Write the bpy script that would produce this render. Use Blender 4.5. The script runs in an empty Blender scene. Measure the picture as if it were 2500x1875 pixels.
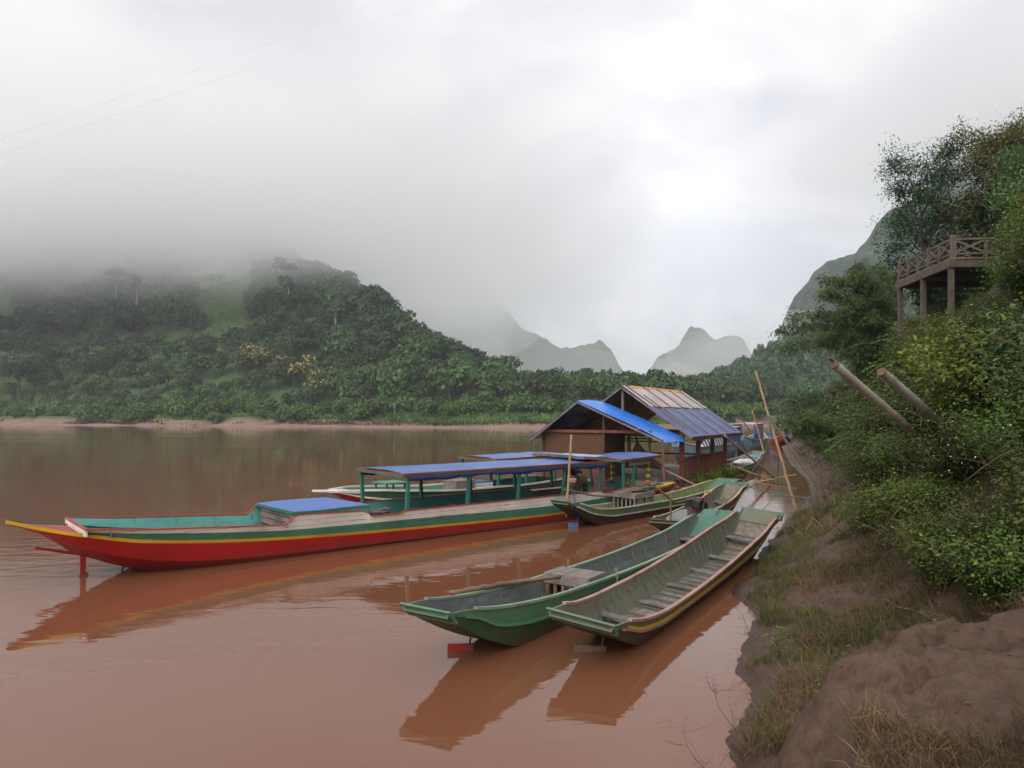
import bpy, bmesh, math, random
import numpy as np
from mathutils import Vector, Matrix

scene = bpy.context.scene
COL = scene.collection
R = math.radians
rng = np.random.default_rng(7)
random.seed(7)

# ------------------------------------------------------------------ camera, world, sun, exposure
CAM_H = 3.0
cam_d = bpy.data.cameras.new('camera')
cam_d.sensor_width = 36.0
cam_d.lens = 25.2
cam_d.shift_y = 0.0314
cam_d.clip_start = 0.05
cam_d.clip_end = 6000
cam = bpy.data.objects.new('camera', cam_d)
cam.location = (0, 0, CAM_H)
cam.rotation_euler = (R(90), 0, 0)
COL.objects.link(cam)
scene.camera = cam

SUN_EL, SUN_AZ = 42.0, -152.0          # azimuth measured from +Y towards +X
world = bpy.data.worlds.new('World')
scene.world = world
world.use_nodes = True


def build_world():
    nt = world.node_tree
    nt.nodes.clear()
    N, L = nt.nodes.new, nt.links.new
    out = N('ShaderNodeOutputWorld')
    sky = N('ShaderNodeTexSky')
    sky.sky_type = 'NISHITA'
    sky.sun_disc = False
    sky.sun_elevation = R(SUN_EL)
    sky.sun_rotation = R(SUN_AZ)
    b1 = N('ShaderNodeBackground')
    b1.inputs[1].default_value = 0.1
    L(sky.outputs[0], b1.inputs[0])
    tc = N('ShaderNodeTexCoord')
    mp = N('ShaderNodeMapping')
    mp.inputs['Scale'].default_value = (1.0, 1.0, 1.9)
    mp.inputs['Location'].default_value = (3.15, 0.4, 0.6)
    L(tc.outputs['Generated'], mp.inputs[0])
    nz = N('ShaderNodeTexNoise')
    nz.inputs['Scale'].default_value = 3.3
    nz.inputs['Detail'].default_value = 7
    nz.inputs['Roughness'].default_value = 0.5
    nz.inputs['Distortion'].default_value = 0.5
    L(mp.outputs[0], nz.inputs['Vector'])
    ramp = N('ShaderNodeValToRGB')
    e = ramp.color_ramp.elements
    e[0].position = 0.36
    e[0].color = (0.57, 0.575, 0.625, 1)
    e[1].position = 0.64
    e[1].color = (0.90, 0.89, 0.88, 1)
    m = e.new(0.5)
    m.color = (0.735, 0.73, 0.745, 1)
    L(nz.outputs['Fac'], ramp.inputs[0])
    # the brightest part of the cloud deck, ahead of the viewer
    def glow(d, power, amount):
        dt = N('ShaderNodeVectorMath')
        dt.operation = 'DOT_PRODUCT'
        nv = N('ShaderNodeVectorMath')
        nv.operation = 'NORMALIZE'
        L(tc.outputs['Generated'], nv.inputs[0])
        L(nv.outputs[0], dt.inputs[0])
        dt.inputs[1].default_value = Vector(d).normalized()
        mx = N('ShaderNodeMath')
        mx.operation = 'MAXIMUM'
        mx.inputs[1].default_value = 0
        L(dt.outputs['Value'], mx.inputs[0])
        pw = N('ShaderNodeMath')
        pw.operation = 'POWER'
        pw.inputs[1].default_value = power
        L(mx.outputs[0], pw.inputs[0])
        ml = N('ShaderNodeMath')
        ml.operation = 'MULTIPLY'
        ml.inputs[1].default_value = amount
        L(pw.outputs[0], ml.inputs[0])
        return ml
    g1 = glow((0.12, 1, 0.85), 5, 0.16)
    g2 = glow((0.25, 1, 0.30), 130, 0.26)
    ad = N('ShaderNodeMath')
    ad.operation = 'ADD'
    L(g1.outputs[0], ad.inputs[0])
    L(g2.outputs[0], ad.inputs[1])
    vm = N('ShaderNodeVectorMath')
    vm.operation = 'ADD'
    L(ramp.outputs[0], vm.inputs[0])
    L(ad.outputs[0], vm.inputs[1])
    b2 = N('ShaderNodeBackground')
    # the cloud deck is thinner, and brighter, towards the side where the sun stands behind the viewer
    sx = N('ShaderNodeSeparateXYZ')
    L(tc.outputs['Generated'], sx.inputs[0])
    mr = N('ShaderNodeMapRange')
    mr.inputs[1].default_value = -0.7
    mr.inputs[2].default_value = 0.45
    mr.inputs[3].default_value = 1.35
    mr.inputs[4].default_value = 0.83
    L(sx.outputs[1], mr.inputs[0])
    L(mr.outputs[0], b2.inputs[1])
    L(vm.outputs[0], b2.inputs[0])
    mix = N('ShaderNodeMixShader')
    mix.inputs[0].default_value = 0.97
    L(b1.outputs[0], mix.inputs[1])
    L(b2.outputs[0], mix.inputs[2])
    L(mix.outputs[0], out.inputs[0])


build_world()

sun_d = bpy.data.lights.new('sun', 'SUN')
sun_d.energy = 1.5
sun_d.angle = R(40)
sun_d.color = (1.0, 0.95, 0.88)
sun = bpy.data.objects.new('sun', sun_d)
sv = Vector((math.sin(R(SUN_AZ)) * math.cos(R(SUN_EL)), math.cos(R(SUN_AZ)) * math.cos(R(SUN_EL)), math.sin(R(SUN_EL))))
sun.rotation_euler = sv.to_track_quat('Z', 'Y').to_euler()
COL.objects.link(sun)

scene.view_settings.view_transform = 'Standard'
scene.view_settings.look = 'None'
scene.view_settings.gamma = 1
scene.view_settings.exposure = 0.42
scene.cycles.volume_bounces = 10
scene.cycles.max_bounces = 14
scene.cycles.diffuse_bounces = 3
scene.cycles.glossy_bounces = 3
scene.cycles.transparent_max_bounces = 8
scene.cycles.caustics_reflective = False
scene.cycles.caustics_refractive = False
scene.cycles.sample_clamp_indirect = 6
scene.cycles.use_denoising = True

F = 1750.0        # focal length in photograph pixels; the horizon is the row 1016


def at(px, py, d):
    """The point seen at photograph pixel (px, py) at distance d in front of the camera."""
    return Vector(((px - 1250) / F * d, d, CAM_H - (py - 1016) / F * d))


# ------------------------------------------------------------------ object helpers
def tag(o, label=None, cat=None, group=None, kind=None):
    if label:
        o['label'] = label
    if cat:
        o['category'] = cat
    if group:
        o['group'] = group
    if kind:
        o['kind'] = kind
    return o


def empty(name, loc=(0, 0, 0), rot=(0, 0, 0), label=None, cat=None, group=None):
    o = bpy.data.objects.new(name, None)
    o.empty_display_size = 0.2
    o.location = loc
    o.rotation_euler = rot
    COL.objects.link(o)
    return tag(o, label, cat, group)


def link(name, me, mats, parent=None):
    if not isinstance(mats, (list, tuple)):
        mats = [mats]
    for m in mats:
        me.materials.append(m)
    o = bpy.data.objects.new(name, me)
    COL.objects.link(o)
    if parent is not None:
        o.parent = parent
    return o


def dup(root, loc, rotz=0.0, scale=1.0, label=None, group=None):
    r = root.copy()
    COL.objects.link(r)
    r.location = loc
    r.rotation_euler = (0, 0, rotz)
    r.scale = (scale, scale, scale) if not isinstance(scale, tuple) else scale
    if label:
        r['label'] = label
    if group:
        r['group'] = group
    for ch in root.children:
        c = ch.copy()
        COL.objects.link(c)
        c.parent = r
    return r


class MB:
    """Collects boxes, bars, tubes and sheets into one mesh."""

    def __init__(self):
        self.v, self.f, self.m, self.s = [], [], [], []

    def add(self, verts, faces, mi=0, smooth=False):
        o = len(self.v)
        self.v += [tuple(p) for p in verts]
        for f in faces:
            self.f.append(tuple(i + o for i in f))
            self.m.append(mi)
            self.s.append(smooth)

    def box(self, c, size, mi=0, rz=0.0, M=None):
        x, y, z = size[0] / 2, size[1] / 2, size[2] / 2
        vs = [Vector((a * x, b * y, d * z)) for a in (-1, 1) for b in (-1, 1) for d in (-1, 1)]
        if M is None:
            M = Matrix.Rotation(rz, 3, 'Z')
        c = Vector(c)
        vs = [M @ p + c for p in vs]
        fs = [(0, 1, 3, 2), (4, 6, 7, 5), (0, 4, 5, 1), (2, 3, 7, 6), (0, 2, 6, 4), (1, 5, 7, 3)]
        self.add(vs, fs, mi)

    def bar(self, a, b, w, h, mi=0, up=(0, 0, 1)):
        a, b = Vector(a), Vector(b)
        d = (b - a)
        L = d.length
        d.normalize()
        up = Vector(up)
        if abs(d.dot(up)) > 0.98:
            up = Vector((1, 0, 0))
        sx = d.cross(up).normalized()
        sz = sx.cross(d).normalized()
        M = Matrix((sx, d, sz)).transposed()
        self.box((a + b) / 2, (w, L, h), mi, M=M)

    def tube(self, pts, rad, n=8, mi=0, cap=True, smooth=True):
        pts = [Vector(p) for p in pts]
        if not isinstance(rad, (list, tuple)):
            rad = [rad] * len(pts)
        vs, fs = [], []
        ref = None
        for i, p in enumerate(pts):
            if i == 0:
                d = pts[1] - p
            elif i == len(pts) - 1:
                d = p - pts[-2]
            else:
                d = pts[i + 1] - pts[i - 1]
            if d.length < 1e-9:
                d = Vector((0, 0, 1))
            d.normalize()
            if ref is None:
                ref = Vector((0, 0, 1)) if abs(d.z) < 0.9 else Vector((1, 0, 0))
            x = d.cross(ref)
            if x.length < 1e-6:
                x = d.cross(Vector((0, 1, 0.1)))
            x.normalize()
            y = x.cross(d).normalized()
            ref = y
            for k in range(n):
                a = 2 * math.pi * k / n
                vs.append(p + (x * math.cos(a) + y * math.sin(a)) * rad[i])
        for i in range(len(pts) - 1):
            for k in range(n):
                k2 = (k + 1) % n
                fs.append((i * n + k, i * n + k2, (i + 1) * n + k2, (i + 1) * n + k))
        self.add(vs, fs, mi, smooth)
        if cap:
            o = len(self.v) - len(vs)
            self.f.append(tuple(o + k for k in reversed(range(n))))
            self.m.append(mi)
            self.s.append(False)
            self.f.append(tuple(o + (len(pts) - 1) * n + k for k in range(n)))
            self.m.append(mi)
            self.s.append(False)

    def grid(self, P, mi=0, smooth=True, flip=False):
        """P: rows of points (list of lists)."""
        nr, nc = len(P), len(P[0])
        vs = [p for row in P for p in row]
        fs = []
        for i in range(nr - 1):
            for j in range(nc - 1):
                q = (i * nc + j, i * nc + j + 1, (i + 1) * nc + j + 1, (i + 1) * nc + j)
                fs.append(tuple(reversed(q)) if flip else q)
        self.add(vs, fs, mi, smooth)

    def slab(self, P, th, mi=0, mi_edge=None, smooth=True):
        """A sheet with thickness th downwards."""
        if mi_edge is None:
            mi_edge = mi
        self.grid(P, mi, smooth)
        Q = [[Vector(p) - Vector((0, 0, th)) for p in row] for row in P]
        self.grid(Q, mi_edge, smooth, flip=True)
        ring = [(0, j) for j in range(len(P[0]))] + [(i, len(P[0]) - 1) for i in range(1, len(P))] \
            + [(len(P) - 1, j) for j in range(len(P[0]) - 2, -1, -1)] + [(i, 0) for i in range(len(P) - 2, 0, -1)]
        for k in range(len(ring)):
            a, b = ring[k], ring[(k + 1) % len(ring)]
            self.add([P[a[0]][a[1]], P[b[0]][b[1]], Q[b[0]][b[1]], Q[a[0]][a[1]]], [(3, 2, 1, 0)], mi_edge)

    def ring(self, c, r, tube, axis='Y', n=20, mi=0):
        pts = []
        for k in range(n + 1):
            a = 2 * math.pi * k / n
            p = {'Y': (r * math.cos(a), 0, r * math.sin(a)), 'X': (0, r * math.cos(a), r * math.sin(a)),
                 'Z': (r * math.cos(a), r * math.sin(a), 0)}[axis]
            pts.append(Vector(c) + Vector(p))
        self.tube(pts, tube, 6, mi, cap=False)

    def build(self, name, mats, parent=None):
        me = bpy.data.meshes.new(name)
        me.from_pydata(self.v, [], self.f)
        me.polygons.foreach_set('material_index', self.m)
        me.polygons.foreach_set('use_smooth', self.s)
        me.validate()
        me.update()
        return link(name, me, mats, parent)


def np_mesh(name, V, Fq, smooth=False):
    """Mesh from numpy arrays of vertices (n,3) and quads or triangles (m,k)."""
    me = bpy.data.meshes.new(name)
    V = np.asarray(V, dtype=np.float32)
    Fq = np.asarray(Fq, dtype=np.int32)
    k = Fq.shape[1]
    me.vertices.add(len(V))
    me.vertices.foreach_set('co', V.ravel())
    me.loops.add(Fq.size)
    me.loops.foreach_set('vertex_index', Fq.ravel())
    me.polygons.add(len(Fq))
    me.polygons.foreach_set('loop_start', np.arange(0, Fq.size, k, dtype=np.int32))
    me.polygons.foreach_set('loop_total', np.full(len(Fq), k, dtype=np.int32))
    me.polygons.foreach_set('use_smooth', np.full(len(Fq), smooth, dtype=bool))
    me.update(calc_edges=True)
    return me


def grid_mesh(name, X, Y, Z):
    nr, nc = X.shape
    V = np.stack([X, Y, Z], -1).reshape(-1, 3)
    i, j = np.meshgrid(np.arange(nr - 1), np.arange(nc - 1), indexing='ij')
    a = (i * nc + j).ravel()
    return np_mesh(name, V, np.stack([a, a + 1, a + nc + 1, a + nc], 1), True)


# ------------------------------------------------------------------ noise
def _hash(ix, iy, seed):
    h = (ix.astype(np.int64) * 374761393 + iy.astype(np.int64) * 668265263 + seed * 974711) & 0x7fffffff
    h = ((h ^ (h >> 13)) * 1274126177) & 0x7fffffff
    h = h ^ (h >> 16)
    return (h & 0xffff) / 65535.0


def vnoise(x, y, seed=0):
    x = np.asarray(x, float)
    y = np.asarray(y, float)
    ix, iy = np.floor(x), np.floor(y)
    fx, fy = x - ix, y - iy
    u, v = fx * fx * (3 - 2 * fx), fy * fy * (3 - 2 * fy)
    a, b = _hash(ix, iy, seed), _hash(ix + 1, iy, seed)
    c, d = _hash(ix, iy + 1, seed), _hash(ix + 1, iy + 1, seed)
    return (a + (b - a) * u) * (1 - v) + (c + (d - c) * u) * v


def fbm(x, y, oct=4, seed=0):
    s, a, t = 0.0, 0.5, 0.0
    for k in range(oct):
        s = s + a * vnoise(x * 2 ** k + 17.3 * k, y * 2 ** k - 9.1 * k, seed + k)
        t += a
        a *= 0.5
    return s / t - 0.5


def sstep(a, b, x):
    t = np.clip((np.asarray(x, float) - a) / (b - a), 0, 1)
    return t * t * (3 - 2 * t)


def curve(pts, x):
    """Smooth (monotone-ish cubic) interpolation through (x, y) points."""
    px = np.array([p[0] for p in pts], float)
    py = np.array([p[1] for p in pts], float)
    sl = np.diff(py) / np.diff(px)
    m = np.zeros(len(px))
    m[0], m[-1] = sl[0], sl[-1]
    for i in range(1, len(px) - 1):
        m[i] = 0 if sl[i - 1] * sl[i] <= 0 else 2 * sl[i - 1] * sl[i] / (sl[i - 1] + sl[i])
    x = np.clip(np.asarray(x, float), px[0], px[-1])
    k = np.clip(np.searchsorted(px, x, side='right') - 1, 0, len(px) - 2)
    h = px[k + 1] - px[k]
    t = (x - px[k]) / h
    return ((1 + 2 * t) * (1 - t) ** 2 * py[k] + t * (1 - t) ** 2 * h * m[k]
            + t * t * (3 - 2 * t) * py[k + 1] + t * t * (t - 1) * h * m[k + 1])


# ------------------------------------------------------------------ materials
def new_mat(name):
    m = bpy.data.materials.new(name)
    m.use_nodes = True
    nt = m.node_tree
    return m, nt, nt.nodes['Principled BSDF'], nt.nodes.new, nt.links.new


def mixc(N, L, fac, a, b):
    n = N('ShaderNodeMix')
    n.data_type = 'RGBA'
    for sock, v in ((n.inputs[0], fac), (n.inputs[6], a), (n.inputs[7], b)):
        if hasattr(v, 'is_output'):
            L(v, sock)
        elif isinstance(v, (int, float)):
            sock.default_value = v
        else:
            sock.default_value = (*v, 1) if len(v) == 3 else v
    return n.outputs[2]


def ramp2(N, L, src, p0, p1):
    r = N('ShaderNodeMapRange')
    r.inputs[1].default_value = p0
    r.inputs[2].default_value = p1
    L(src, r.inputs[0])
    return r.outputs[0]


def noise_tex(N, L, scale, detail=4, rough=0.55, stretch=None, coord='Object', dist=0.0):
    tc = N('ShaderNodeTexCoord')
    mp = N('ShaderNodeMapping')
    if stretch:
        mp.inputs['Scale'].default_value = stretch
    L(tc.outputs[coord], mp.inputs[0])
    nz = N('ShaderNodeTexNoise')
    nz.inputs['Scale'].default_value = scale
    nz.inputs['Detail'].default_value = detail
    nz.inputs['Roughness'].default_value = rough
    nz.inputs['Distortion'].default_value = dist
    L(mp.outputs[0], nz.inputs['Vector'])
    return nz.outputs['Fac']


def bump(N, L, bs, h, strength=0.3, dist=0.02):
    b = N('ShaderNodeBump')
    b.inputs['Strength'].default_value = strength
    b.inputs['Distance'].default_value = dist
    L(h, b.inputs['Height'])
    L(b.outputs[0], bs.inputs['Normal'])
    return b


def paint(name, col, worn=None, wear=0.35, rough=0.55, scale=3.0, stretch=(0.35, 1, 1.6), grain=0.25, seam=0.0, stain=0.0):
    """Weathered paint on boards: blotchy tone, scuffs down to another colour, fine grain along the boat."""
    m, nt, bs, N, L = new_mat(name)
    worn = worn or tuple(0.5 * c + 0.5 * g for c, g in zip(col, (0.16, 0.13, 0.10)))
    big = noise_tex(N, L, scale * 0.5, 3)
    c1 = mixc(N, L, ramp2(N, L, big, 0.3, 0.75), tuple(c * 0.78 for c in col), tuple(min(1, c * 1.12) for c in col))
    sc = noise_tex(N, L, scale * 3.2, 7, 0.68, stretch)
    c2 = mixc(N, L, ramp2(N, L, sc, 0.72 - wear * 0.55, 0.80 - wear * 0.35), c1, worn)
    if seam or stain:
        tc = N('ShaderNodeTexCoord')
        sp = N('ShaderNodeSeparateXYZ')
        L(tc.outputs['Object'], sp.inputs[0])
    if stain:      # dried river silt above the water line, with a ragged upper edge
        sn = noise_tex(N, L, 4.0, 5, 0.65, (0.5, 1, 1))
        ad = N('ShaderNodeMath')
        ad.operation = 'MULTIPLY_ADD'
        L(sn, ad.inputs[0])
        ad.inputs[1].default_value = -0.22
        L(sp.outputs[2], ad.inputs[2])
        st = N('ShaderNodeMapRange')
        st.inputs[1].default_value = -0.11
        st.inputs[2].default_value = stain - 0.11
        st.inputs[3].default_value = 0.75
        st.inputs[4].default_value = 0.0
        L(ad.outputs[0], st.inputs[0])
        c2 = mixc(N, L, st.outputs[0], c2, (0.10, 0.055, 0.035))
    if seam:       # open joints between the planks
        wob = noise_tex(N, L, 0.8, 2)
        a1 = N('ShaderNodeMath')
        a1.operation = 'MULTIPLY_ADD'
        L(wob, a1.inputs[0])
        a1.inputs[1].default_value = 0.05
        L(sp.outputs[2], a1.inputs[2])
        a2 = N('ShaderNodeMath')
        a2.operation = 'DIVIDE'
        L(a1.outputs[0], a2.inputs[0])
        a2.inputs[1].default_value = seam
        a3 = N('ShaderNodeMath')
        a3.operation = 'FRACT'
        L(a2.outputs[0], a3.inputs[0])
        a4 = N('ShaderNodeMath')
        a4.operation = 'LESS_THAN'
        L(a3.outputs[0], a4.inputs[0])
        a4.inputs[1].default_value = 0.07
        a5 = N('ShaderNodeMath')
        a5.operation = 'MULTIPLY'
        L(a4.outputs[0], a5.inputs[0])
        L(ramp2(N, L, sc, 0.35, 0.6), a5.inputs[1])
        c2 = mixc(N, L, a5.outputs[0], c2, (0.05, 0.04, 0.032))
    L(c2, bs.inputs['Base Color'])
    bs.inputs['Roughness'].default_value = rough
    gr = noise_tex(N, L, scale * 14, 5, 0.6, (0.12, 1, 1))
    bump(N, L, bs, gr, grain, 0.01)
    return m


def wood(name, col, col2, rough=0.8, scale=5.0, stretch=(0.15, 1, 1)):
    m, nt, bs, N, L = new_mat(name)
    g = noise_tex(N, L, scale * 2, 6, 0.65, stretch, dist=0.4)
    b = noise_tex(N, L, scale * 0.4, 3)
    c = mixc(N, L, ramp2(N, L, g, 0.3, 0.7), col, col2)
    c = mixc(N, L, ramp2(N, L, b, 0.45, 0.8), c, tuple(0.6 * x for x in col))
    L(c, bs.inputs['Base Color'])
    bs.inputs['Roughness'].default_value = rough
    bump(N, L, bs, g, 0.35, 0.01)
    return m


def plain(name, col, rough=0.6, metallic=0.0, var=0.25, scale=6.0):
    m, nt, bs, N, L = new_mat(name)
    n = noise_tex(N, L, scale, 4)
    c = mixc(N, L, ramp2(N, L, n, 0.3, 0.7), tuple(c * (1 - var) for c in col), tuple(min(1, c * (1 + var)) for c in col))
    L(c, bs.inputs['Base Color'])
    bs.inputs['Roughness'].default_value = rough
    bs.inputs['Metallic'].default_value = metallic
    return m


def tarp(name, col, fade, rough=0.42, scale=2.0, crease=0.5):
    m, nt, bs, N, L = new_mat(name)
    n = noise_tex(N, L, scale, 6, 0.6, dist=0.6)
    c = mixc(N, L, ramp2(N, L, n, 0.35, 0.72), col, fade)
    d = noise_tex(N, L, scale * 6, 5, 0.7)
    c = mixc(N, L, ramp2(N, L, d, 0.62, 0.9), c, tuple(0.5 * x + 0.12 for x in fade))
    L(c, bs.inputs['Base Color'])
    bs.inputs['Roughness'].default_value = rough
    w = noise_tex(N, L, scale * 2.2, 3, 0.5, (1, 0.35, 1), dist=1.2)
    bump(N, L, bs, w, crease, 0.05)
    return m


def leaf_mat(name, dark, light, trans=0.3, rough=0.5, big_scale=0.5, tip=None, tip_amt=0.0):
    m, nt, bs, N, L = new_mat(name)
    geo = N('ShaderNodeNewGeometry')
    oi = N('ShaderNodeObjectInfo')
    n = noise_tex(N, L, big_scale, 3)
    c = mixc(N, L, geo.outputs['Random Per Island'], dark, light)
    c = mixc(N, L, ramp2(N, L, n, 0.35, 0.7), tuple(0.55 * x for x in dark), c)
    hs = N('ShaderNodeHueSaturation')
    ma = N('ShaderNodeMapRange')
    ma.inputs[3].default_value = 0.6
    ma.inputs[4].default_value = 1.4
    L(oi.outputs['Random'], ma.inputs[0])
    L(ma.outputs[0], hs.inputs['Value'])
    mh = N('ShaderNodeMapRange')
    mh.inputs[3].default_value = 0.485
    mh.inputs[4].default_value = 0.515
    L(oi.outputs['Random'], mh.inputs[0])
    L(mh.outputs[0], hs.inputs['Hue'])
    L(c, hs.inputs['Color'])
    colr = hs.outputs[0]
    if tip is not None:
        wn = N('ShaderNodeTexWhiteNoise')
        wn.noise_dimensions = '1D'
        L(geo.outputs['Random Per Island'], wn.inputs['W'])
        colr = mixc(N, L, ramp2(N, L, wn.outputs['Value'], 1 - tip_amt - 0.01, 1 - tip_amt + 0.01), colr, tip)
    L(colr, bs.inputs['Base Color'])
    bs.inputs['Roughness'].default_value = rough
    bs.inputs['Specular IOR Level'].default_value = 0.35
    tr = N('ShaderNodeBsdfTranslucent')
    L(colr, tr.inputs['Color'])
    mx = N('ShaderNodeMixShader')
    mx.inputs[0].default_value = trans
    L(bs.outputs[0], mx.inputs[1])
    L(tr.outputs[0], mx.inputs[2])
    L(mx.outputs[0], nt.nodes['Material Output'].inputs['Surface'])
    return m


M = {}
M['red'] = paint('red_paint', (0.42, 0.012, 0.016), (0.25, 0.045, 0.035), 0.25, 0.4, 2.0, seam=0.21, stain=0.22)
M['yellow'] = paint('yellow_paint', (0.70, 0.42, 0.02), (0.48, 0.28, 0.06), 0.3, 0.5)
M['green'] = paint('green_paint', (0.065, 0.22, 0.145), (0.04, 0.12, 0.085), 0.3, 0.5, seam=0.13)
M['white'] = paint('white_paint', (0.80, 0.76, 0.69), (0.46, 0.41, 0.34), 0.27, 0.6, seam=0.115)
M['trim_red'] = paint('trim_red_paint', (0.33, 0.05, 0.03), (0.2, 0.05, 0.03), 0.3)
M['teal'] = paint('teal_paint', (0.09, 0.30, 0.26), (0.06, 0.18, 0.16), 0.3, 0.55)
M['teal_dark'] = paint('dark_teal_paint', (0.03, 0.12, 0.10), (0.03, 0.08, 0.07), 0.3, 0.6)
M['post_green'] = paint('post_green_paint', (0.03, 0.16, 0.115), (0.03, 0.09, 0.07), 0.25, 0.5)
M['canoe_green'] = paint('canoe_green_paint', (0.075, 0.235, 0.13), (0.19, 0.17, 0.09), 0.42, 0.6)
M['canoe_low'] = paint('canoe_lower_paint', (0.032, 0.10, 0.042), (0.06, 0.05, 0.03), 0.4, 0.55, seam=0.12, stain=0.2)
M['canoe_grey'] = paint('canoe_grey_green_paint', (0.12, 0.21, 0.155), (0.16, 0.14, 0.10), 0.5, 0.65)
M['canoe_grey_low'] = paint('canoe_grey_lower', (0.10, 0.085, 0.05), (0.07, 0.05, 0.035), 0.45, 0.6, seam=0.12, stain=0.2)
M['canoe_blue'] = paint('canoe_blue_grey_inside', (0.125, 0.165, 0.175), (0.12, 0.10, 0.08), 0.55, 0.7)
M['canoe_olive'] = paint('canoe_olive_inside', (0.19, 0.255, 0.075), (0.15, 0.14, 0.08), 0.4, 0.7)
M['canoe_sage'] = paint('canoe_sage_inside', (0.135, 0.185, 0.115), (0.16, 0.12, 0.085), 0.6, 0.7)
M['canoe_black'] = paint('canoe_tarred_bottom', (0.022, 0.026, 0.026), (0.05, 0.04, 0.035), 0.35, 0.5, seam=0.12, stain=0.18)
M['mud_floor'] = paint('muddy_floor', (0.15, 0.105, 0.08), (0.22, 0.20, 0.17), 0.5, 0.7)
M['ramp_teal'] = paint('teal_ramp_paint', (0.066, 0.175, 0.125), (0.07, 0.12, 0.09), 0.4, 0.65)
M['rib'] = wood('rib_wood', (0.075, 0.10, 0.085), (0.15, 0.155, 0.12))
M['pink_rail'] = wood('pink_rail_wood', (0.36, 0.19, 0.16), (0.46, 0.29, 0.24))
M['tan_rail'] = wood('tan_rail_wood', (0.36, 0.27, 0.14), (0.46, 0.38, 0.24))
M['light_rail'] = paint('pale_green_rail', (0.22, 0.32, 0.22), (0.16, 0.19, 0.13), 0.4)
M['pale_rail'] = wood('pale_rail_wood', (0.40, 0.35, 0.27), (0.55, 0.5, 0.42))
M['grey_wood'] = wood('grey_weathered_wood', (0.13, 0.105, 0.09), (0.27, 0.235, 0.21))
M['old_rail'] = wood('old_rail_wood', (0.085, 0.066, 0.050), (0.16, 0.128, 0.10))
M['dark_wood'] = wood('dark_timber', (0.075, 0.033, 0.022), (0.14, 0.065, 0.045))
M['red_wood'] = wood('red_brown_timber', (0.15, 0.045, 0.025), (0.25, 0.08, 0.045))
M['brown_wood'] = wood('brown_timber', (0.14, 0.085, 0.055), (0.24, 0.16, 0.11))
M['pole'] = wood('pole_wood', (0.26, 0.16, 0.085), (0.40, 0.27, 0.15), scale=3)
M['dark_pole'] = wood('dark_pole_wood', (0.10, 0.075, 0.05), (0.17, 0.13, 0.09), scale=3)
M['blue_roof'] = tarp('faded_blue_tarp', (0.022, 0.090, 0.33), (0.062, 0.175, 0.44), 0.34, 1.4, 1.4)
M['blue_deep'] = tarp('deep_blue_tarp', (0.014, 0.060, 0.27), (0.045, 0.12, 0.40), 0.33, 1.5, 1.4)
M['blue_flap'] = tarp('dark_blue_tarp', (0.018, 0.02, 0.11), (0.04, 0.04, 0.19), 0.5, 3)
M['blue_pale'] = tarp('pale_blue_tarp', (0.19, 0.36, 0.66), (0.30, 0.48, 0.74), 0.5, 3, 0.9)
M['blue_bright'] = tarp('bright_blue_tarp', (0.012, 0.15, 0.66), (0.04, 0.23, 0.74), 0.4, 0.9, 0.6)
M['blue_slate'] = tarp('slate_blue_tarp', (0.062, 0.080, 0.235), (0.13, 0.15, 0.34), 0.42, 0.9, 0.8)
M['orange_tarp'] = tarp('greyed_orange_tarp', (0.38, 0.31, 0.30), (0.54, 0.47, 0.45), 0.5, 0.9, 0.8)
M['orange_edge'] = tarp('orange_tarp_edge', (0.55, 0.20, 0.04), (0.6, 0.28, 0.08), 0.6, 3)
M['deck_blue'] = tarp('blue_deck_sheet', (0.055, 0.13, 0.42), (0.09, 0.18, 0.47), 0.4, 1.2, 0.15)
M['red_rudder'] = paint('red_rudder_paint', (0.36, 0.02, 0.02), (0.10, 0.04, 0.03), 0.5)
M['blue_steel'] = plain('blue_steel', (0.05, 0.13, 0.27), 0.5)
M['steel'] = plain('grey_steel', (0.28, 0.28, 0.28), 0.4, 0.6)
M['black'] = plain('black_rubber', (0.015, 0.015, 0.016), 0.6)
M['engine_red'] = plain('engine_red', (0.25, 0.02, 0.03), 0.4)
M['sheet_grey'] = plain('grey_plastic_sheet', (0.36, 0.38, 0.39), 0.35, 0, 0.15)
M['net'] = plain('brown_net', (0.25, 0.105, 0.10), 0.9)
M['sack'] = plain('white_sack', (0.6, 0.6, 0.6), 0.7)
M['rope'] = plain('rope', (0.10, 0.16, 0.16), 0.8)
M['rope_grey'] = plain('grey_rope', (0.12, 0.11, 0.11), 0.8)
M['cable'] = plain('power_cable', (0.6, 0.6, 0.62), 0.6)
M['far_blue'] = paint('pale_blue_hull', (0.20, 0.36, 0.44), (0.14, 0.24, 0.30), 0.3)
M['far_navy'] = paint('blue_cabin', (0.07, 0.12, 0.33), (0.06, 0.09, 0.2), 0.3)
M['far_teal'] = paint('teal_canoe', (0.09, 0.27, 0.32), (0.1, 0.2, 0.22), 0.3)
M['roof_pale'] = plain('pale_roof', (0.42, 0.45, 0.50), 0.5)
M['concrete'] = wood('old_concrete', (0.075, 0.060, 0.043), (0.13, 0.105, 0.078), stretch=(1, 1, 0.3))
M['skin'] = plain('skin', (0.28, 0.13, 0.085), 0.6, 0, 0.1)
M['shirt'] = plain('dark_blue_shirt', (0.015, 0.022, 0.05), 0.85)
M['khaki'] = plain('khaki_cloth', (0.13, 0.10, 0.045), 0.9)
M['hair'] = plain('black_hair', (0.012, 0.01, 0.01), 0.6)
M['bark'] = wood('bark', (0.07, 0.052, 0.04), (0.14, 0.11, 0.085), 0.9, 4, (1, 1, 0.3))
M['pale_bark'] = wood('pale_bark', (0.24, 0.22, 0.19), (0.36, 0.33, 0.29), 0.9, 3, (1, 1, 0.3))
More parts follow.
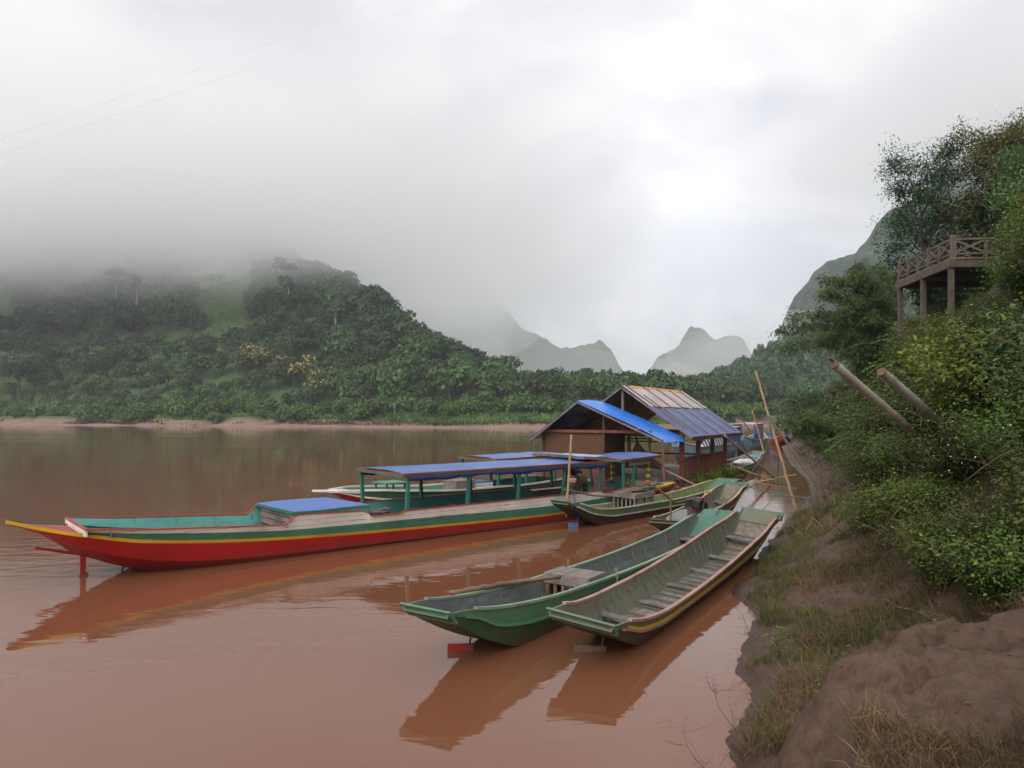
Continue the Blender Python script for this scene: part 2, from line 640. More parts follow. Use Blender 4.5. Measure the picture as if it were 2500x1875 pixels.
M['culm'] = wood('dry_bamboo_culm', (0.30, 0.25, 0.20), (0.46, 0.41, 0.36), 0.6, 6, (1, 1, 1))
M['culm_end'] = wood('bamboo_cut_end', (0.085, 0.045, 0.028), (0.16, 0.095, 0.06))
M['twig'] = wood('dry_twig', (0.09, 0.055, 0.04), (0.17, 0.11, 0.08))
M['grass_dry'] = leaf_mat('dry_grass', (0.14, 0.09, 0.045), (0.36, 0.25, 0.12), 0.15, 0.8)
M['grass_green'] = leaf_mat('green_grass', (0.06, 0.075, 0.016), (0.20, 0.18, 0.05), 0.25, 0.6)
M['lf_shrub'] = leaf_mat('shrub_leaves', (0.059, 0.096, 0.018), (0.198, 0.239, 0.041), 0.3, 0.42, 0.6)
M['lf_bright'] = leaf_mat('bright_shrub_leaves', (0.104, 0.140, 0.019), (0.286, 0.298, 0.043), 0.35, 0.42, 0.6)
M['lf_yellowed'] = leaf_mat('yellowing_shrub_leaves', (0.079, 0.151, 0.025), (0.199, 0.311, 0.048), 0.3, 0.45, 0.6, (0.32, 0.25, 0.02), 0.05)
M['lf_dark'] = leaf_mat('dark_tree_leaves', (0.027, 0.070, 0.031), (0.078, 0.156, 0.058), 0.25, 0.45, 0.6)
M['lf_tree'] = leaf_mat('tree_leaves', (0.068, 0.137, 0.044), (0.185, 0.287, 0.084), 0.3, 0.45, 0.5)
M['lf_gold'] = leaf_mat('golden_green_leaves', (0.085, 0.115, 0.022), (0.26, 0.26, 0.075), 0.4, 0.5, 0.5, (0.44, 0.38, 0.18), 0.14)
M['lf_bamboo'] = leaf_mat('bamboo_leaves', (0.120, 0.204, 0.066), (0.288, 0.396, 0.144), 0.5, 0.5, 0.5)
M['ff_mid'] = leaf_mat('far_mid_foliage', (0.038, 0.095, 0.027), (0.152, 0.244, 0.058), 0.2, 0.7, 0.12)
M['ff_dark'] = leaf_mat('far_dark_foliage', (0.023, 0.063, 0.021), (0.100, 0.170, 0.049), 0.2, 0.7, 0.12)
M['ff_bush'] = leaf_mat('far_bush_foliage', (0.049, 0.126, 0.025), (0.157, 0.275, 0.051), 0.2, 0.7, 0.15)
M['ff_bamboo'] = leaf_mat('far_bamboo_foliage', (0.060, 0.113, 0.032), (0.173, 0.247, 0.074), 0.2, 0.7, 0.12)
M['ff_gold'] = leaf_mat('far_flowering_foliage', (0.06, 0.085, 0.022), (0.15, 0.16, 0.045), 0.2, 0.7, 0.12, (0.34, 0.29, 0.10), 0.36)
M['lf_frond'] = leaf_mat('frond_leaflets', (0.07, 0.13, 0.016), (0.19, 0.27, 0.035), 0.4, 0.45, 0.6)
M['flower'] = plain('white_petals', (0.7, 0.7, 0.68), 0.6)
M['litter'] = leaf_mat('dead_leaves', (0.07, 0.045, 0.025), (0.24, 0.16, 0.085), 0.1, 0.8)
M['reed'] = leaf_mat('riverside_reed', (0.09, 0.055, 0.035), (0.20, 0.13, 0.085), 0.2, 0.8, 0.15)


def mat_water():
    m, nt, bs, N, L = new_mat('muddy_water')
    n = noise_tex(N, L, 0.12, 3, 0.5, (0.5, 1, 1))
    c = mixc(N, L, ramp2(N, L, n, 0.3, 0.7), (0.155, 0.060, 0.030), (0.186, 0.075, 0.040))
    L(c, bs.inputs['Base Color'])
    bs.inputs['Roughness'].default_value = 0.035
    bs.inputs['IOR'].default_value = 1.36
    bs.inputs['Specular IOR Level'].default_value = 0.7
    tc = N('ShaderNodeTexCoord')

    def wave(scale, stretch, detail, dist):
        mp = N('ShaderNodeMapping')
        mp.inputs['Scale'].default_value = stretch
        mp.inputs['Rotation'].default_value = (0, 0, R(-12))
        L(tc.outputs['Object'], mp.inputs[0])
        z = N('ShaderNodeTexNoise')
        z.inputs['Scale'].default_value = scale
        z.inputs['Detail'].default_value = detail
        z.inputs['Distortion'].default_value = dist
        L(mp.outputs[0], z.inputs['Vector'])
        return z.outputs['Fac']
    a = wave(2.2, (0.55, 1.25, 1), 3, 0.4)
    b = wave(0.28, (0.5, 1.2, 1), 3, 0.6)
    # patches of ruffled water between smooth ones
    pat = wave(0.055, (0.35, 1.4, 1), 2, 0.8)
    pm = ramp2(N, L, pat, 0.44, 0.64)
    ml = N('ShaderNodeMath')
    ml.operation = 'MULTIPLY'
    L(a, ml.inputs[0])
    ms = N('ShaderNodeMath')
    ms.operation = 'MULTIPLY_ADD'
    L(pm, ms.inputs[0])
    ms.inputs[1].default_value = 0.75
    ms.inputs[2].default_value = 0.30
    L(ms.outputs[0], ml.inputs[1])
    sp = N('ShaderNodeSeparateXYZ')
    L(tc.outputs['Object'], sp.inputs[0])
    far = ramp2(N, L, sp.outputs[1], 55, 90)
    streak = ramp2(N, L, wave(1.0, (0.02, 0.33, 1), 2, 0.2), 0.60, 0.66)
    fs = N('ShaderNodeMath')
    fs.operation = 'MULTIPLY'
    L(far, fs.inputs[0])
    L(streak, fs.inputs[1])
    fa = N('ShaderNodeMath')
    fa.operation = 'MULTIPLY'
    L(fs.outputs[0], fa.inputs[0])
    L(wave(1.1, (0.7, 1.2, 1), 2, 0.3), fa.inputs[1])
    ml2 = N('ShaderNodeMath')
    ml2.operation = 'MULTIPLY_ADD'
    L(fa.outputs[0], ml2.inputs[0])
    ml2.inputs[1].default_value = 5.0
    L(ml.outputs[0], ml2.inputs[2])
    ml = ml2
    mb = N('ShaderNodeMath')
    mb.operation = 'MULTIPLY_ADD'
    L(b, mb.inputs[0])
    mb.inputs[1].default_value = 0.45
    L(ml.outputs[0], mb.inputs[2])
    bump(N, L, bs, mb.outputs[0], 0.34, 0.03)
    return m


def mat_bank():
    m, nt, bs, N, L = new_mat('river_mud')
    n1 = noise_tex(N, L, 0.9, 5, 0.6)
    n2 = noise_tex(N, L, 9, 6, 0.65)
    c = mixc(N, L, ramp2(N, L, n1, 0.3, 0.72), (0.066, 0.036, 0.022), (0.112, 0.063, 0.040))
    c = mixc(N, L, ramp2(N, L, n2, 0.45, 0.75), c, (0.038, 0.022, 0.015))
    # wet and dark just above the water line; leaf litter and soil higher up the slope
    geo = N('ShaderNodeNewGeometry')
    sp = N('ShaderNodeSeparateXYZ')
    L(geo.outputs['Position'], sp.inputs[0])
    wet = N('ShaderNodeMapRange')
    wet.inputs[1].default_value = 0.02
    wet.inputs[2].default_value = 0.22
    wet.inputs[3].default_value = 1
    wet.inputs[4].default_value = 0
    L(sp.outputs[2], wet.inputs[0])
    c = mixc(N, L, wet.outputs[0], c, (0.060, 0.034, 0.024))
    lit = N('ShaderNodeMapRange')
    lit.inputs[1].default_value = 1.3
    lit.inputs[2].default_value = 2.6
    L(sp.outputs[2], lit.inputs[0])
    c = mixc(N, L, lit.outputs[0], c, (0.030, 0.028, 0.014))
    L(c, bs.inputs['Base Color'])
    rr = N('ShaderNodeMapRange')
    rr.inputs[3].default_value = 0.62
    rr.inputs[4].default_value = 0.5
    L(wet.outputs[0], rr.inputs[0])
    L(rr.outputs[0], bs.inputs['Roughness'])
    bs.inputs['Specular IOR Level'].default_value = 0.3
    h = noise_tex(N, L, 5, 9, 0.62, dist=0.5)
    vo = N('ShaderNodeTexVoronoi')
    vo.feature = 'DISTANCE_TO_EDGE'
    vo.inputs['Scale'].default_value = 2.6
    tcv = N('ShaderNodeTexCoord')
    nv = N('ShaderNodeTexNoise')
    nv.inputs['Scale'].default_value = 3.0
    L(tcv.outputs['Object'], nv.inputs['Vector'])
    av = N('ShaderNodeVectorMath')
    av.operation = 'ADD'
    L(tcv.outputs['Object'], av.inputs[0])
    L(nv.outputs['Color'], av.inputs[1])
    L(av.outputs[0], vo.inputs['Vector'])
    ck = ramp2(N, L, vo.outputs['Distance'], 0.0, 0.035)
    mk = noise_tex(N, L, 1.1, 2)
    mm = N('ShaderNodeMath')
    mm.operation = 'MAXIMUM'
    L(ck, mm.inputs[0])
    L(ramp2(N, L, mk, 0.68, 0.62), mm.inputs[1])
    hh = N('ShaderNodeMath')
    hh.operation = 'MULTIPLY_ADD'
    L(mm.outputs[0], hh.inputs[0])
    hh.inputs[1].default_value = 0.35
    L(h, hh.inputs[2])
    bump(N, L, bs, hh.outputs[0], 0.75, 0.08)
    return m


def mat_far_ground():
    m, nt, bs, N, L = new_mat('far_ground')
    geo = N('ShaderNodeNewGeometry')
    sp = N('ShaderNodeSeparateXYZ')
    L(geo.outputs['Position'], sp.inputs[0])
    n = noise_tex(N, L, 0.16, 5, 0.65)
    n2 = noise_tex(N, L, 0.6, 5, 0.65)
    sand = mixc(N, L, ramp2(N, L, n, 0.35, 0.7), (0.17, 0.11, 0.083), (0.28, 0.185, 0.135))
    grass = mixc(N, L, ramp2(N, L, n2, 0.3, 0.7), (0.030, 0.070, 0.018), (0.066, 0.122, 0.031))
    add = N('ShaderNodeMath')
    add.operation = 'MULTIPLY_ADD'
    L(n, add.inputs[0])
    add.inputs[1].default_value = 4.0
    L(sp.outputs[2], add.inputs[2])
    f = ramp2(N, L, add.outputs[0], 3.5, 5.0)
    c = mixc(N, L, f, sand, grass)
    L(c, bs.inputs['Base Color'])
    bs.inputs['Roughness'].default_value = 0.95
    bump(N, L, bs, n2, 0.8, 0.6)
    return m


def mat_mountain():
    m, nt, bs, N, L = new_mat('mountain_forest')
    n = noise_tex(N, L, 0.05, 7, 0.7)
    n2 = noise_tex(N, L, 0.016, 4, 0.6)
    c = mixc(N, L, ramp2(N, L, n, 0.35, 0.7), (0.016, 0.032, 0.020), (0.055, 0.085, 0.046))
    c = mixc(N, L, ramp2(N, L, n2, 0.60, 0.75), c, (0.13, 0.115, 0.105))
    L(c, bs.inputs['Base Color'])
    bs.inputs['Roughness'].default_value = 0.95
    bump(N, L, bs, n, 1.0, 5.0)
    return m


M['water'] = mat_water()
M['bank'] = mat_bank()
M['far_ground'] = mat_far_ground()
M['mountain'] = mat_mountain()

# ------------------------------------------------------------------ river and near bank
SH = [(-6, -12), (0.5, -8), (2.2, -4), (3.2, -1.5), (4.3, 0.6), (5.2, 1.45), (6.1, 1.85), (6.6, 2.08), (7.66, 2.63), (8.44, 2.69),
      (9.76, 3.23), (10.7, 3.62), (12, 3.75), (14.9, 5.1), (17.8, 6.45), (20, 7.6), (22.6, 9.0), (28.5, 11.9), (33.2, 13.7),
      (45, 17.5), (60, 22.8), (83, 31), (110, 42), (140, 55), (170, 69), (200, 88), (240, 120)]
_sy = np.array([a for a, b in SH], float)
_sx = np.array([b for a, b in SH], float)


def shore_x(y):
    return np.interp(y, _sy, _sx)


def bank_p(x, y):
    x, y = np.asarray(x, float), np.asarray(y, float)
    sl = (shore_x(y + 0.6) - shore_x(y - 0.6)) / 1.2
    return (x - shore_x(y)) / np.sqrt(1 + sl * sl)


PN = ([-3, 0, 0.3, 1.0, 1.8, 2.4, 3.2, 4, 5, 6.5, 9, 14, 40, 140], [-0.9, 0, 0.12, 0.30, 0.62, 1.05, 1.8, 2.7, 3.9, 5.3, 6.6, 7.6, 9, 14])
PF = ([-3, 0, 0.5, 1.2, 2, 3, 4, 5, 6, 8, 14, 40, 140], [-0.9, 0, 0.18, 0.5, 1.2, 2.7, 4.6, 6.1, 7.1, 7.9, 8.6, 10, 16])
DENTS = [(3.5, 5.75, 0.20, 0.10), (3.28, 5.68, 0.12, 0.07), (3.1, 5.28, 0.19, 0.10), (2.92, 5.2, 0.11, 0.06), (2.45, 4.62, 0.14, 0.05), (3.9, 5.65, 0.14, 0.06),
         (4.05, 5.3, 0.16, 0.06), (3.75, 4.75, 0.15, 0.05), (4.3, 7.9, 0.2, 0.07), (4.6, 7.6, 0.16, 0.06)]


def bank_z(x, y):
    x, y = np.asarray(x, float), np.asarray(y, float)
    p = bank_p(x, y) + 0.34 * fbm(x * 1.5, y * 1.5, 3, 15) + 0.12 * fbm(x * 6, y * 6, 3, 16) + 0.35 * fbm(x * 0.9, y * 0.9, 3, 3) * sstep(0.0, 1.5, np.abs(bank_p(x, y)) + 0.4)
    w = sstep(8.0, 15.0, y)
    z = np.interp(p, *PN) * (1 - w) + np.interp(p, *PF) * w
    # the mud mound in front, bounded by little ledges
    ex = np.abs((x - 4.45 + 0.25 * fbm(x * 1.5, y * 1.5, 3, 31)) / 2.45)
    ey = np.abs((y - 5.15 - 0.12 * (x - 3.2) + 0.35 * fbm(x * 1.7, y * 1.7, 3, 21)) / 1.05)
    rr = (ex ** 3 + ey ** 3)
    mk = 1 - sstep(0.42, 1.30, rr)
    mz = 0.98 + 0.13 * (x - 2.4) + 0.10 * np.clip(y - 5, -1, 1)
    z = z + np.maximum(mz - z, 0) * mk
    z = np.minimum(z, 1.15 + 2.0 * np.maximum(y - 5, 0) + 0.5 * np.maximum(x - 3.2, 0))
    # gully behind the mound
    g = np.exp(-((y - 6.75 - 0.25 * (x - 3.5)) / 0.33) ** 2) * sstep(2.9, 3.6, x) * (1 - sstep(4.6, 5.6, x))
    z = z - 0.22 * g
    for (cx, cy, r, dp) in DENTS:
        q = ((x - cx) / r) ** 2 + ((y - cy) / (r * 0.55)) ** 2
        z = z - 1.4 * dp * np.exp(-q ** 1.5) + dp * 0.18 * np.exp(-(np.sqrt(q) - 1.35) ** 2 / 0.08)
    amp = sstep(0.05, 0.8, p)
    z = z + amp * (0.12 * fbm(x * 1.3, y * 1.3, 4, 5) + 0.06 * fbm(x * 4.5, y * 4.5, 4, 8) + 0.025 * fbm(x * 16, y * 16, 3, 9))
    # shallow slumped steps in the mud
    st = fbm(x * 0.7, y * 0.7, 3, 12)
    z = z + amp * 0.07 * (sstep(-0.03, 0.01, np.sin(6 * st * 3.0 + 4 * p) * 0.1) - 0.5) * (1 - w)
    return z


def zb(x, y):
    return float(bank_z(np.array([x]), np.array([y]))[0])


def build_bank():
    ys = [0.2]
    while ys[-1] < 250:
        ys.append(ys[-1] + max(0.028, ys[-1] * 0.0075))
    ys = np.array([-6, -4, -2, -1] + ys)
    ps = [-1.6]
    while ps[-1] < 150:
        ps.append(ps[-1] + (0.03 if ps[-1] < 5.5 else max(0.05, (ps[-1] - 5.5) * 0.07 + 0.03)))
    ps = np.array(ps)
    Y = np.repeat(ys[:, None], len(ps), 1)
    # widen the strip with distance so that far rows are not over-sampled
    k = 1 + ys * 0.02
    X = shore_x(Y) + ps[None, :] * np.minimum(k, 2.2)[:, None]
    Z = bank_z(X, Y)
    o = link('riverbank', grid_mesh('riverbank', X, Y, Z), M['bank'])
    tag(o, 'steep brown mud bank rising on the right of the river', 'riverbank', kind='structure')


build_bank()


def build_river():
    ys = np.array([-40, 0, 60, 130, 200, 300, 600, 1300.0])
    xs = np.array([-900, -300, -100, 0, 100, 300, 900.0])
    X, Y = np.meshgrid(xs, ys)
    o = link('river', grid_mesh('river', X, Y, X * 0), M['water'])
    tag(o, 'broad smooth river of reddish brown muddy water', 'river', kind='structure')


build_river()

# ------------------------------------------------------------------ far bank and hills
FS = [(-900, 420), (-400, 300), (-192, 252), (-72, 206), (-6, 178), (15, 170), (40, 182), (62, 212), (110, 252), (160, 280), (330, 330), (900, 500)]
_fx = np.array([a for a, b in FS], float)
_fy = np.array([b for a, b in FS], float)


def far_shore(x):
    return np.interp(x, _fx, _fy)


def far_z(x, y):
    x, y = np.asarray(x, float), np.asarray(y, float)
    q = y - far_shore(x) + 11 * fbm(x * 0.05, y * 0.05, 4, 41)
    z = np.interp(q, [-8, 0, 4, 7, 10, 30, 60, 120, 900], [-1.5, 0, 0.6, 1.3, 3.0, 4.2, 5.5, 7, 9])
    top = np.interp(x, [-500, -230, -152, -116, -82, -58, -42, -22, 5], [118, 112, 90, 77, 58, 38, 24, 11, 0])
    back = 1 - sstep(430, 640, y)
    h1 = np.minimum(np.interp(x, [-260, -160], [0.8, 0.56]) * np.maximum(q - 22, 0), top) * back
    h1 = h1 * (1 + 0.35 * fbm(x * 0.02, y * 0.02, 3, 44)) + (np.minimum(h1, 20) / 20) * 7 * fbm(x * 0.06, y * 0.06, 3, 45)
    t2 = np.interp(x, [85, 115, 150, 180, 230, 300], [0, 7, 22, 36, 62, 95])
    h2 = np.minimum(0.5 * np.maximum(q - 35, 0), t2) * (1 + 0.3 * fbm(x * 0.03, y * 0.03, 3, 46)) * (1 - sstep(480, 620, y))
    return z + np.maximum(h1, 0) + np.maximum(h2, 0)


def build_far_ground():
    xs = np.concatenate([np.arange(-880, -420, 14), np.arange(-420, 330, 4.0), np.arange(330, 880, 14)])
    qs = np.concatenate([np.arange(-9, 14, 1.0), np.arange(14, 60, 3), np.arange(60, 420, 7), np.arange(420, 800, 40)])
    X, Q = np.meshgrid(xs, qs)
    Y = far_shore(X) + Q
    o = link('far_hillside', grid_mesh('far_hillside', X, Y, far_z(X, Y)), M['far_ground'])
    tag(o, 'sandy far bank and green hillside across the river', 'hillside', kind='structure')


build_far_ground()


def mountain(name, prof, d, depth, label, seed, amp=0.26, power=1.0):
    """A karst mountain with its crest along Y = d; prof gives (x, height) along the crest."""
    xs0 = [p[0] for p in prof]
    xs = np.linspace(xs0[0], xs0[-1], 150)
    ts = np.linspace(-1, 1, 61)
    X, T = np.meshgrid(xs, ts)
    Xw = X + 14 * fbm(X * 0.03, T * 2, 3, seed + 5)
    H = curve(prof, Xw)
    fall = np.clip(1 - np.abs(T + 0.25 * fbm(X * 0.02, T * 1.5, 3, seed + 9)) ** 1.35, 0, 1) ** power
    Y = d + T * depth
    Z = H * fall * (1 + amp * fbm(X * 0.03, Y * 0.03, 5, seed)) + 10 * fbm(X * 0.08, Y * 0.08, 6, seed + 2) * np.clip(H / 30, 0, 1)
    o = link(name, grid_mesh(name, X, Y, Z - 3), M['mountain'])
    return tag(o, label, 'mountain', kind='structure')


def pxprof(pts, d):
    return [((a - 1250) / F * d, max(0.0, CAM_H + (1016 - b) / F * d)) for a, b in pts]


mountain('mountain', pxprof([(1480, 1016), (1530, 968), (1575, 905), (1610, 868), (1650, 842), (1678, 806), (1700, 797), (1728, 806), (1752, 826), (1780, 815),
                             (1800, 820), (1822, 850), (1850, 890), (1890, 960), (1940, 1016)], 1180), 1180, 100,
         'blue grey karst peak with two blunt summits in the valley gap', 61)
mountain('mountain', pxprof([(820, 1016), (900, 690), (1020, 620), (1180, 700), (1250, 765), (1310, 810), (1370, 842), (1420, 838), (1455, 834), (1485, 850),
                             (1510, 885), (1545, 930), (1600, 1016)], 820), 820, 90,
         'misty grey ridge stepping down behind the left hill', 71)
mountain('mountain', pxprof([(1800, 1016), (1880, 930), (1935, 790), (1975, 690), (2040, 625), (2110, 580), (2200, 520), (2330, 400), (2500, 330), (2800, 300), (3100, 1016)], 640), 640, 150,
         'dark steep mountain shoulder rising into cloud behind the bank trees', 81)

# ------------------------------------------------------------------ haze and low cloud
def vol_mat(name, col, dens, aniso=0.0):
    m = bpy.data.materials.new(name)
    m.use_nodes = True
    nt = m.node_tree
    nt.nodes.clear()
    out = nt.nodes.new('ShaderNodeOutputMaterial')
    v = nt.nodes.new('ShaderNodeVolumePrincipled')
    v.inputs['Color'].default_value = (*col, 1)
    v.inputs['Density'].default_value = dens
    v.inputs['Anisotropy'].default_value = aniso
    nt.links.new(v.outputs[0], out.inputs['Volume'])
    return m


mb = MB()
mb.box((0, 560, 166), (1900, 1500, 338))
haze = mb.build('haze', vol_mat('haze_air', (0.86, 0.92, 1.0), 0.00027))
tag(haze, 'thin pale morning haze filling the whole valley', 'haze', kind='stuff')


def puff(name, c, r, dens, label, seed, col=(0.985, 0.987, 0.992), squash=1.0):
    """A patch of mist: a lumpy closed ellipsoid."""
    bm = bmesh.new()
    bmesh.ops.create_icosphere(bm, subdivisions=4, radius=1)
    for v in bm.verts:
        p = v.co
        k = 1 + 0.9 * float(fbm(np.array([p.x * 1.3 + seed]), np.array([p.y * 1.3 + p.z * 1.7]), 3, seed)[0])
        v.co = Vector((p.x * r[0] * k, p.y * r[1] * k, p.z * r[2] * k)) + Vector(c)
    me = bpy.data.meshes.new(name)
    bm.to_mesh(me)
    bm.free()
    for p in me.polygons:
        p.use_smooth = True
    o = link(name, me, vol_mat(name + '_air', col, dens))
    return tag(o, label, 'mist', kind='stuff')


def cloud_body(name, lo, hi, dens, base, top, edge_x, label, wob=26.0, scale=0.014):
    """Stratus: a closed box of cloud whose density grows smoothly above its ragged base and thins out again towards the top."""
    m = bpy.data.materials.new(name + '_air')
    m.use_nodes = True
    nt = m.node_tree
    nt.nodes.clear()
    N, L = nt.nodes.new, nt.links.new
    out = N('ShaderNodeOutputMaterial')
    v = N('ShaderNodeVolumePrincipled')
    v.inputs['Color'].default_value = (0.99, 0.99, 0.992, 1)
    v.inputs['Anisotropy'].default_value = 0.55
    geo = N('ShaderNodeNewGeometry')
    sp = N('ShaderNodeSeparateXYZ')
    L(geo.outputs['Position'], sp.inputs[0])
    nz = N('ShaderNodeTexNoise')
    nz.inputs['Scale'].default_value = scale
    nz.inputs['Detail'].default_value = 6
    nz.inputs['Roughness'].default_value = 0.62
    nz.inputs['Distortion'].default_value = 0.6
    L(geo.outputs['Position'], nz.inputs['Vector'])

    def math_(op, a, b):
        n = N('ShaderNodeMath')
        n.operation = op
        for k, q in enumerate((a, b)):
            if hasattr(q, 'is_output'):
                L(q, n.inputs[k])
            else:
                n.inputs[k].default_value = q
        return n.outputs[0]

    def smooth(src, p0, p1, inv=False):
        r = N('ShaderNodeMapRange')
        r.interpolation_type = 'SMOOTHSTEP'
        r.inputs[1].default_value, r.inputs[2].default_value = min(p0, p1), max(p0, p1)
        if inv:
            r.inputs[3].default_value, r.inputs[4].default_value = 1, 0
        L(src, r.inputs[0])
        return r.outputs[0]
    off = math_('MULTIPLY', math_('SUBTRACT', nz.outputs['Fac'], 0.5), wob * 2)
    zz = math_('ADD', sp.outputs[2], off)
    xx = math_('ADD', sp.outputs[0], off)
    d = math_('MULTIPLY', smooth(zz, *base), smooth(sp.outputs[2], top[0], top[1], True))
    d = math_('MULTIPLY', d, smooth(xx, edge_x[0], edge_x[1], edge_x[2]))
    d = math_('MULTIPLY', d, dens)
    L(d, v.inputs['Density'])
    L(v.outputs[0], out.inputs['Volume'])
    b = MB()
    b.box([(p + q) / 2 for p, q in zip(lo, hi)], [q - p for p, q in zip(lo, hi)])
    o = b.build(name, m)
    return tag(o, label, 'cloud', kind='stuff')


cloud_body('low_cloud', (-640, 240, 44), (240, 560, 215), 0.036, (46, 94), (80, 185), (-190, 95, True), 'low grey cloud lying over the left hill and hiding its top', 22)
cloud_body('low_cloud', (200, 430, 130), (760, 760, 330), 0.014, (172, 250), (250, 325), (200, 360, False), 'cloud wrapped round the top of the right mountain shoulder', 34, 0.01)
puff('mist', at(1020, 800, 520), (95, 60, 46), 0.012, 'bank of grey mist behind the right shoulder of the left hill', 3)
puff('mist', at(1330, 915, 610), (140, 60, 36), 0.0050, 'pale mist pooled below the left ridge over the trees', 5)
puff('mist', at(1640, 975, 760), (200, 80, 40), 0.0035, 'pale mist pooled round the foot of the two-topped peak', 8)
puff('mist', at(1890, 880, 560), (100, 50, 34), 0.009, 'drifting mist below the right mountain shoulder', 11)
puff('mist', at(1150, 680, 640), (90, 50, 50), 0.010, 'mist swallowing the upper end of the left ridge', 14)


# ------------------------------------------------------------------ foliage helpers
def leaves(P, D, Nn, Ln, Wd, fold=0.0):
    """Diamond leaves: base points P, directions D, normals Nn, lengths Ln, widths Wd -> (V, F)."""
    D = D / np.maximum(np.linalg.norm(D, axis=1, keepdims=True), 1e-9)
    S = np.cross(D, Nn)
    S /= np.maximum(np.linalg.norm(S, axis=1, keepdims=True), 1e-9)
    U = np.cross(S, D)
    Ln, Wd = np.asarray(Ln)[:, None], np.asarray(Wd)[:, None]
    mid = P + D * Ln * 0.42 + U * Ln * fold
    V = np.stack([P, mid + S * Wd * 0.5, P + D * Ln, mid - S * Wd * 0.5], 1).reshape(-1, 3)
    a = np.arange(len(P)) * 4
    return V, np.stack([a, a + 1, a + 2, a + 3], 1)


def rand_dirs(r, n):
    v = r.normal(size=(n, 3))
    return v / np.linalg.norm(v, axis=1, keepdims=True)


def crown_cards(r, lobes, n, size, droop=0.0, flat=1.0):
    """Leaf clumps over the shells of several lobes (cx, cy, cz, rx, ry, rz): returns V, F."""
    lobes = np.array(lobes, float)
    w = lobes[:, 3] * lobes[:, 5]
    k = r.choice(len(lobes), n, p=w / w.sum())
    dv = rand_dirs(r, n)
    dv[:, 2] = np.where(dv[:, 2] < -0.35, -dv[:, 2] * 0.7, dv[:, 2])
    rad = 0.62 + 0.46 * r.random(n) ** 0.6
    P = lobes[k, :3] + dv * lobes[k, 3:6] * rad[:, None]
    q = rand_dirs(r, n)
    D = q - dv * np.sum(q * dv, 1, keepdims=True) + dv * 0.25
    D[:, 2] -= droop + 0.15
    Nn = dv + rand_dirs(r, n) * 0.45
    Nn[:, 2] += 0.15
    s = size * (0.55 + 0.9 * r.random(n))
    return leaves(P, D, Nn, s, s * 0.75, 0.05)


def make_far_tree(name, label, cat, group, mat, seed, h=11.0, crown_r=4.0, n=420, size=0.95, kind='round', trunk=True, bark='bark'):
    r = np.random.default_rng(seed)
    root = empty(name, (0, 0, -50), label=label, cat=cat, group=group)
    lobes = []
    if kind == 'round':
        for k in range(7):
            a, q = r.random() * 6.28, r.random() ** 0.6 * crown_r * 0.62
            lr = crown_r * (0.42 + 0.22 * r.random())
            lobes.append((q * math.cos(a), q * math.sin(a), h * 0.5 + r.random() * h * 0.32, lr, lr, lr * 0.8))
    elif kind == 'bush':
        for k in range(7):
            a, q = r.random() * 6.28, r.random() ** 0.5 * crown_r * 0.7
            lr = crown_r * (0.40 + 0.25 * r.random())
            lobes.append((q * math.cos(a), q * math.sin(a), h * (0.22 + 0.38 * r.random()), lr, lr, lr * 0.9))
    elif kind == 'bamboo':
        for k in range(9):
            a = r.random() * 6.28
            for t in (0.35, 0.6, 0.8, 0.95):
                q = crown_r * (0.25 + 0.75 * t ** 2) * (0.6 + 0.4 * r.random())
                z = h * (t - 0.28 * t ** 4)
                lr = crown_r * 0.26 * (1.2 - 0.4 * t)
                lobes.append((q * math.cos(a), q * math.sin(a), z, lr, lr, lr * 1.5))
    elif kind == 'tall':
        for k in range(6):
            a, q = r.random() * 6.28, r.random() * crown_r * 0.7
            lr = crown_r * (0.4 + 0.2 * r.random())
            lobes.append((q * math.cos(a), q * math.sin(a), h * (0.74 + 0.2 * r.random()), lr, lr, lr * 0.75))
    V, Fq = crown_cards(r, lobes, n, size, 0.6 if kind == 'bamboo' else 0.1)
    me = np_mesh('crown', V, Fq)
    link('crown', me, mat, root)
    if trunk:
        b = MB()
        if kind == 'bamboo':
            for k in range(9):
                a = r.random() * 6.28
                b.tube([(0.3 * math.cos(a), 0.3 * math.sin(a), -1), (0.6 * math.cos(a), 0.6 * math.sin(a), h * 0.45),
                        (crown_r * 0.6 * math.cos(a), crown_r * 0.6 * math.sin(a), h * 0.75)], [0.08, 0.07, 0.03], 4)
        else:
            x, y = r.normal() * 0.3, r.normal() * 0.3
            tr = 0.022 * h
            b.tube([(0, 0, -1.5), (x * 0.4, y * 0.4, h * 0.25), (x, y, h * 0.5), (x * 1.2, y * 1.2, h * 0.8)], [tr * 1.4, tr, tr * 0.8, tr * 0.3], 6)
            for l in lobes[:5]:
                b.tube([(x * 0.8, y * 0.8, h * (0.68 if kind == 'tall' else 0.4)), ((x + l[0]) / 2, (y + l[1]) / 2, l[2] - 0.6), l[:3]], [tr * 0.5, tr * 0.35, tr * 0.12], 5)
        b.build('trunk', M[bark], root)
    return root


def place_many(protos, spots, zf=None):
    """First use of each prototype moves the prototype itself; later uses copy it."""
    used = set()
    for i, (x, y, rz, s, k) in enumerate(spots):
        pr = protos[k % len(protos)]
        z = (far_z(x, y) if zf is None else zf(x, y))
        z = float(z) - 0.2
        if pr.name not in used:
            used.add(pr.name)
            pr.location, pr.rotation_euler, pr.scale = (x, y, z), (0, 0, rz), (s, s, s)
        else:
            dup(pr, (x, y, z), rz, s)
    for pr in protos:
        if pr.name not in used:
            for c in list(pr.children):
                bpy.data.objects.remove(c)
            bpy.data.objects.remove(pr)


def in_clearing(x, y):
    """The grassy clearing on the left hill."""
    t = (y - 312) / (400 - 312)
    return (t > 0) & (t < 1.25) & (np.abs(x - (-118 - 52 * t) - 5 * np.sin(y * 0.09)) < 12 + 11 * t + 3 * np.sin(y * 0.21))


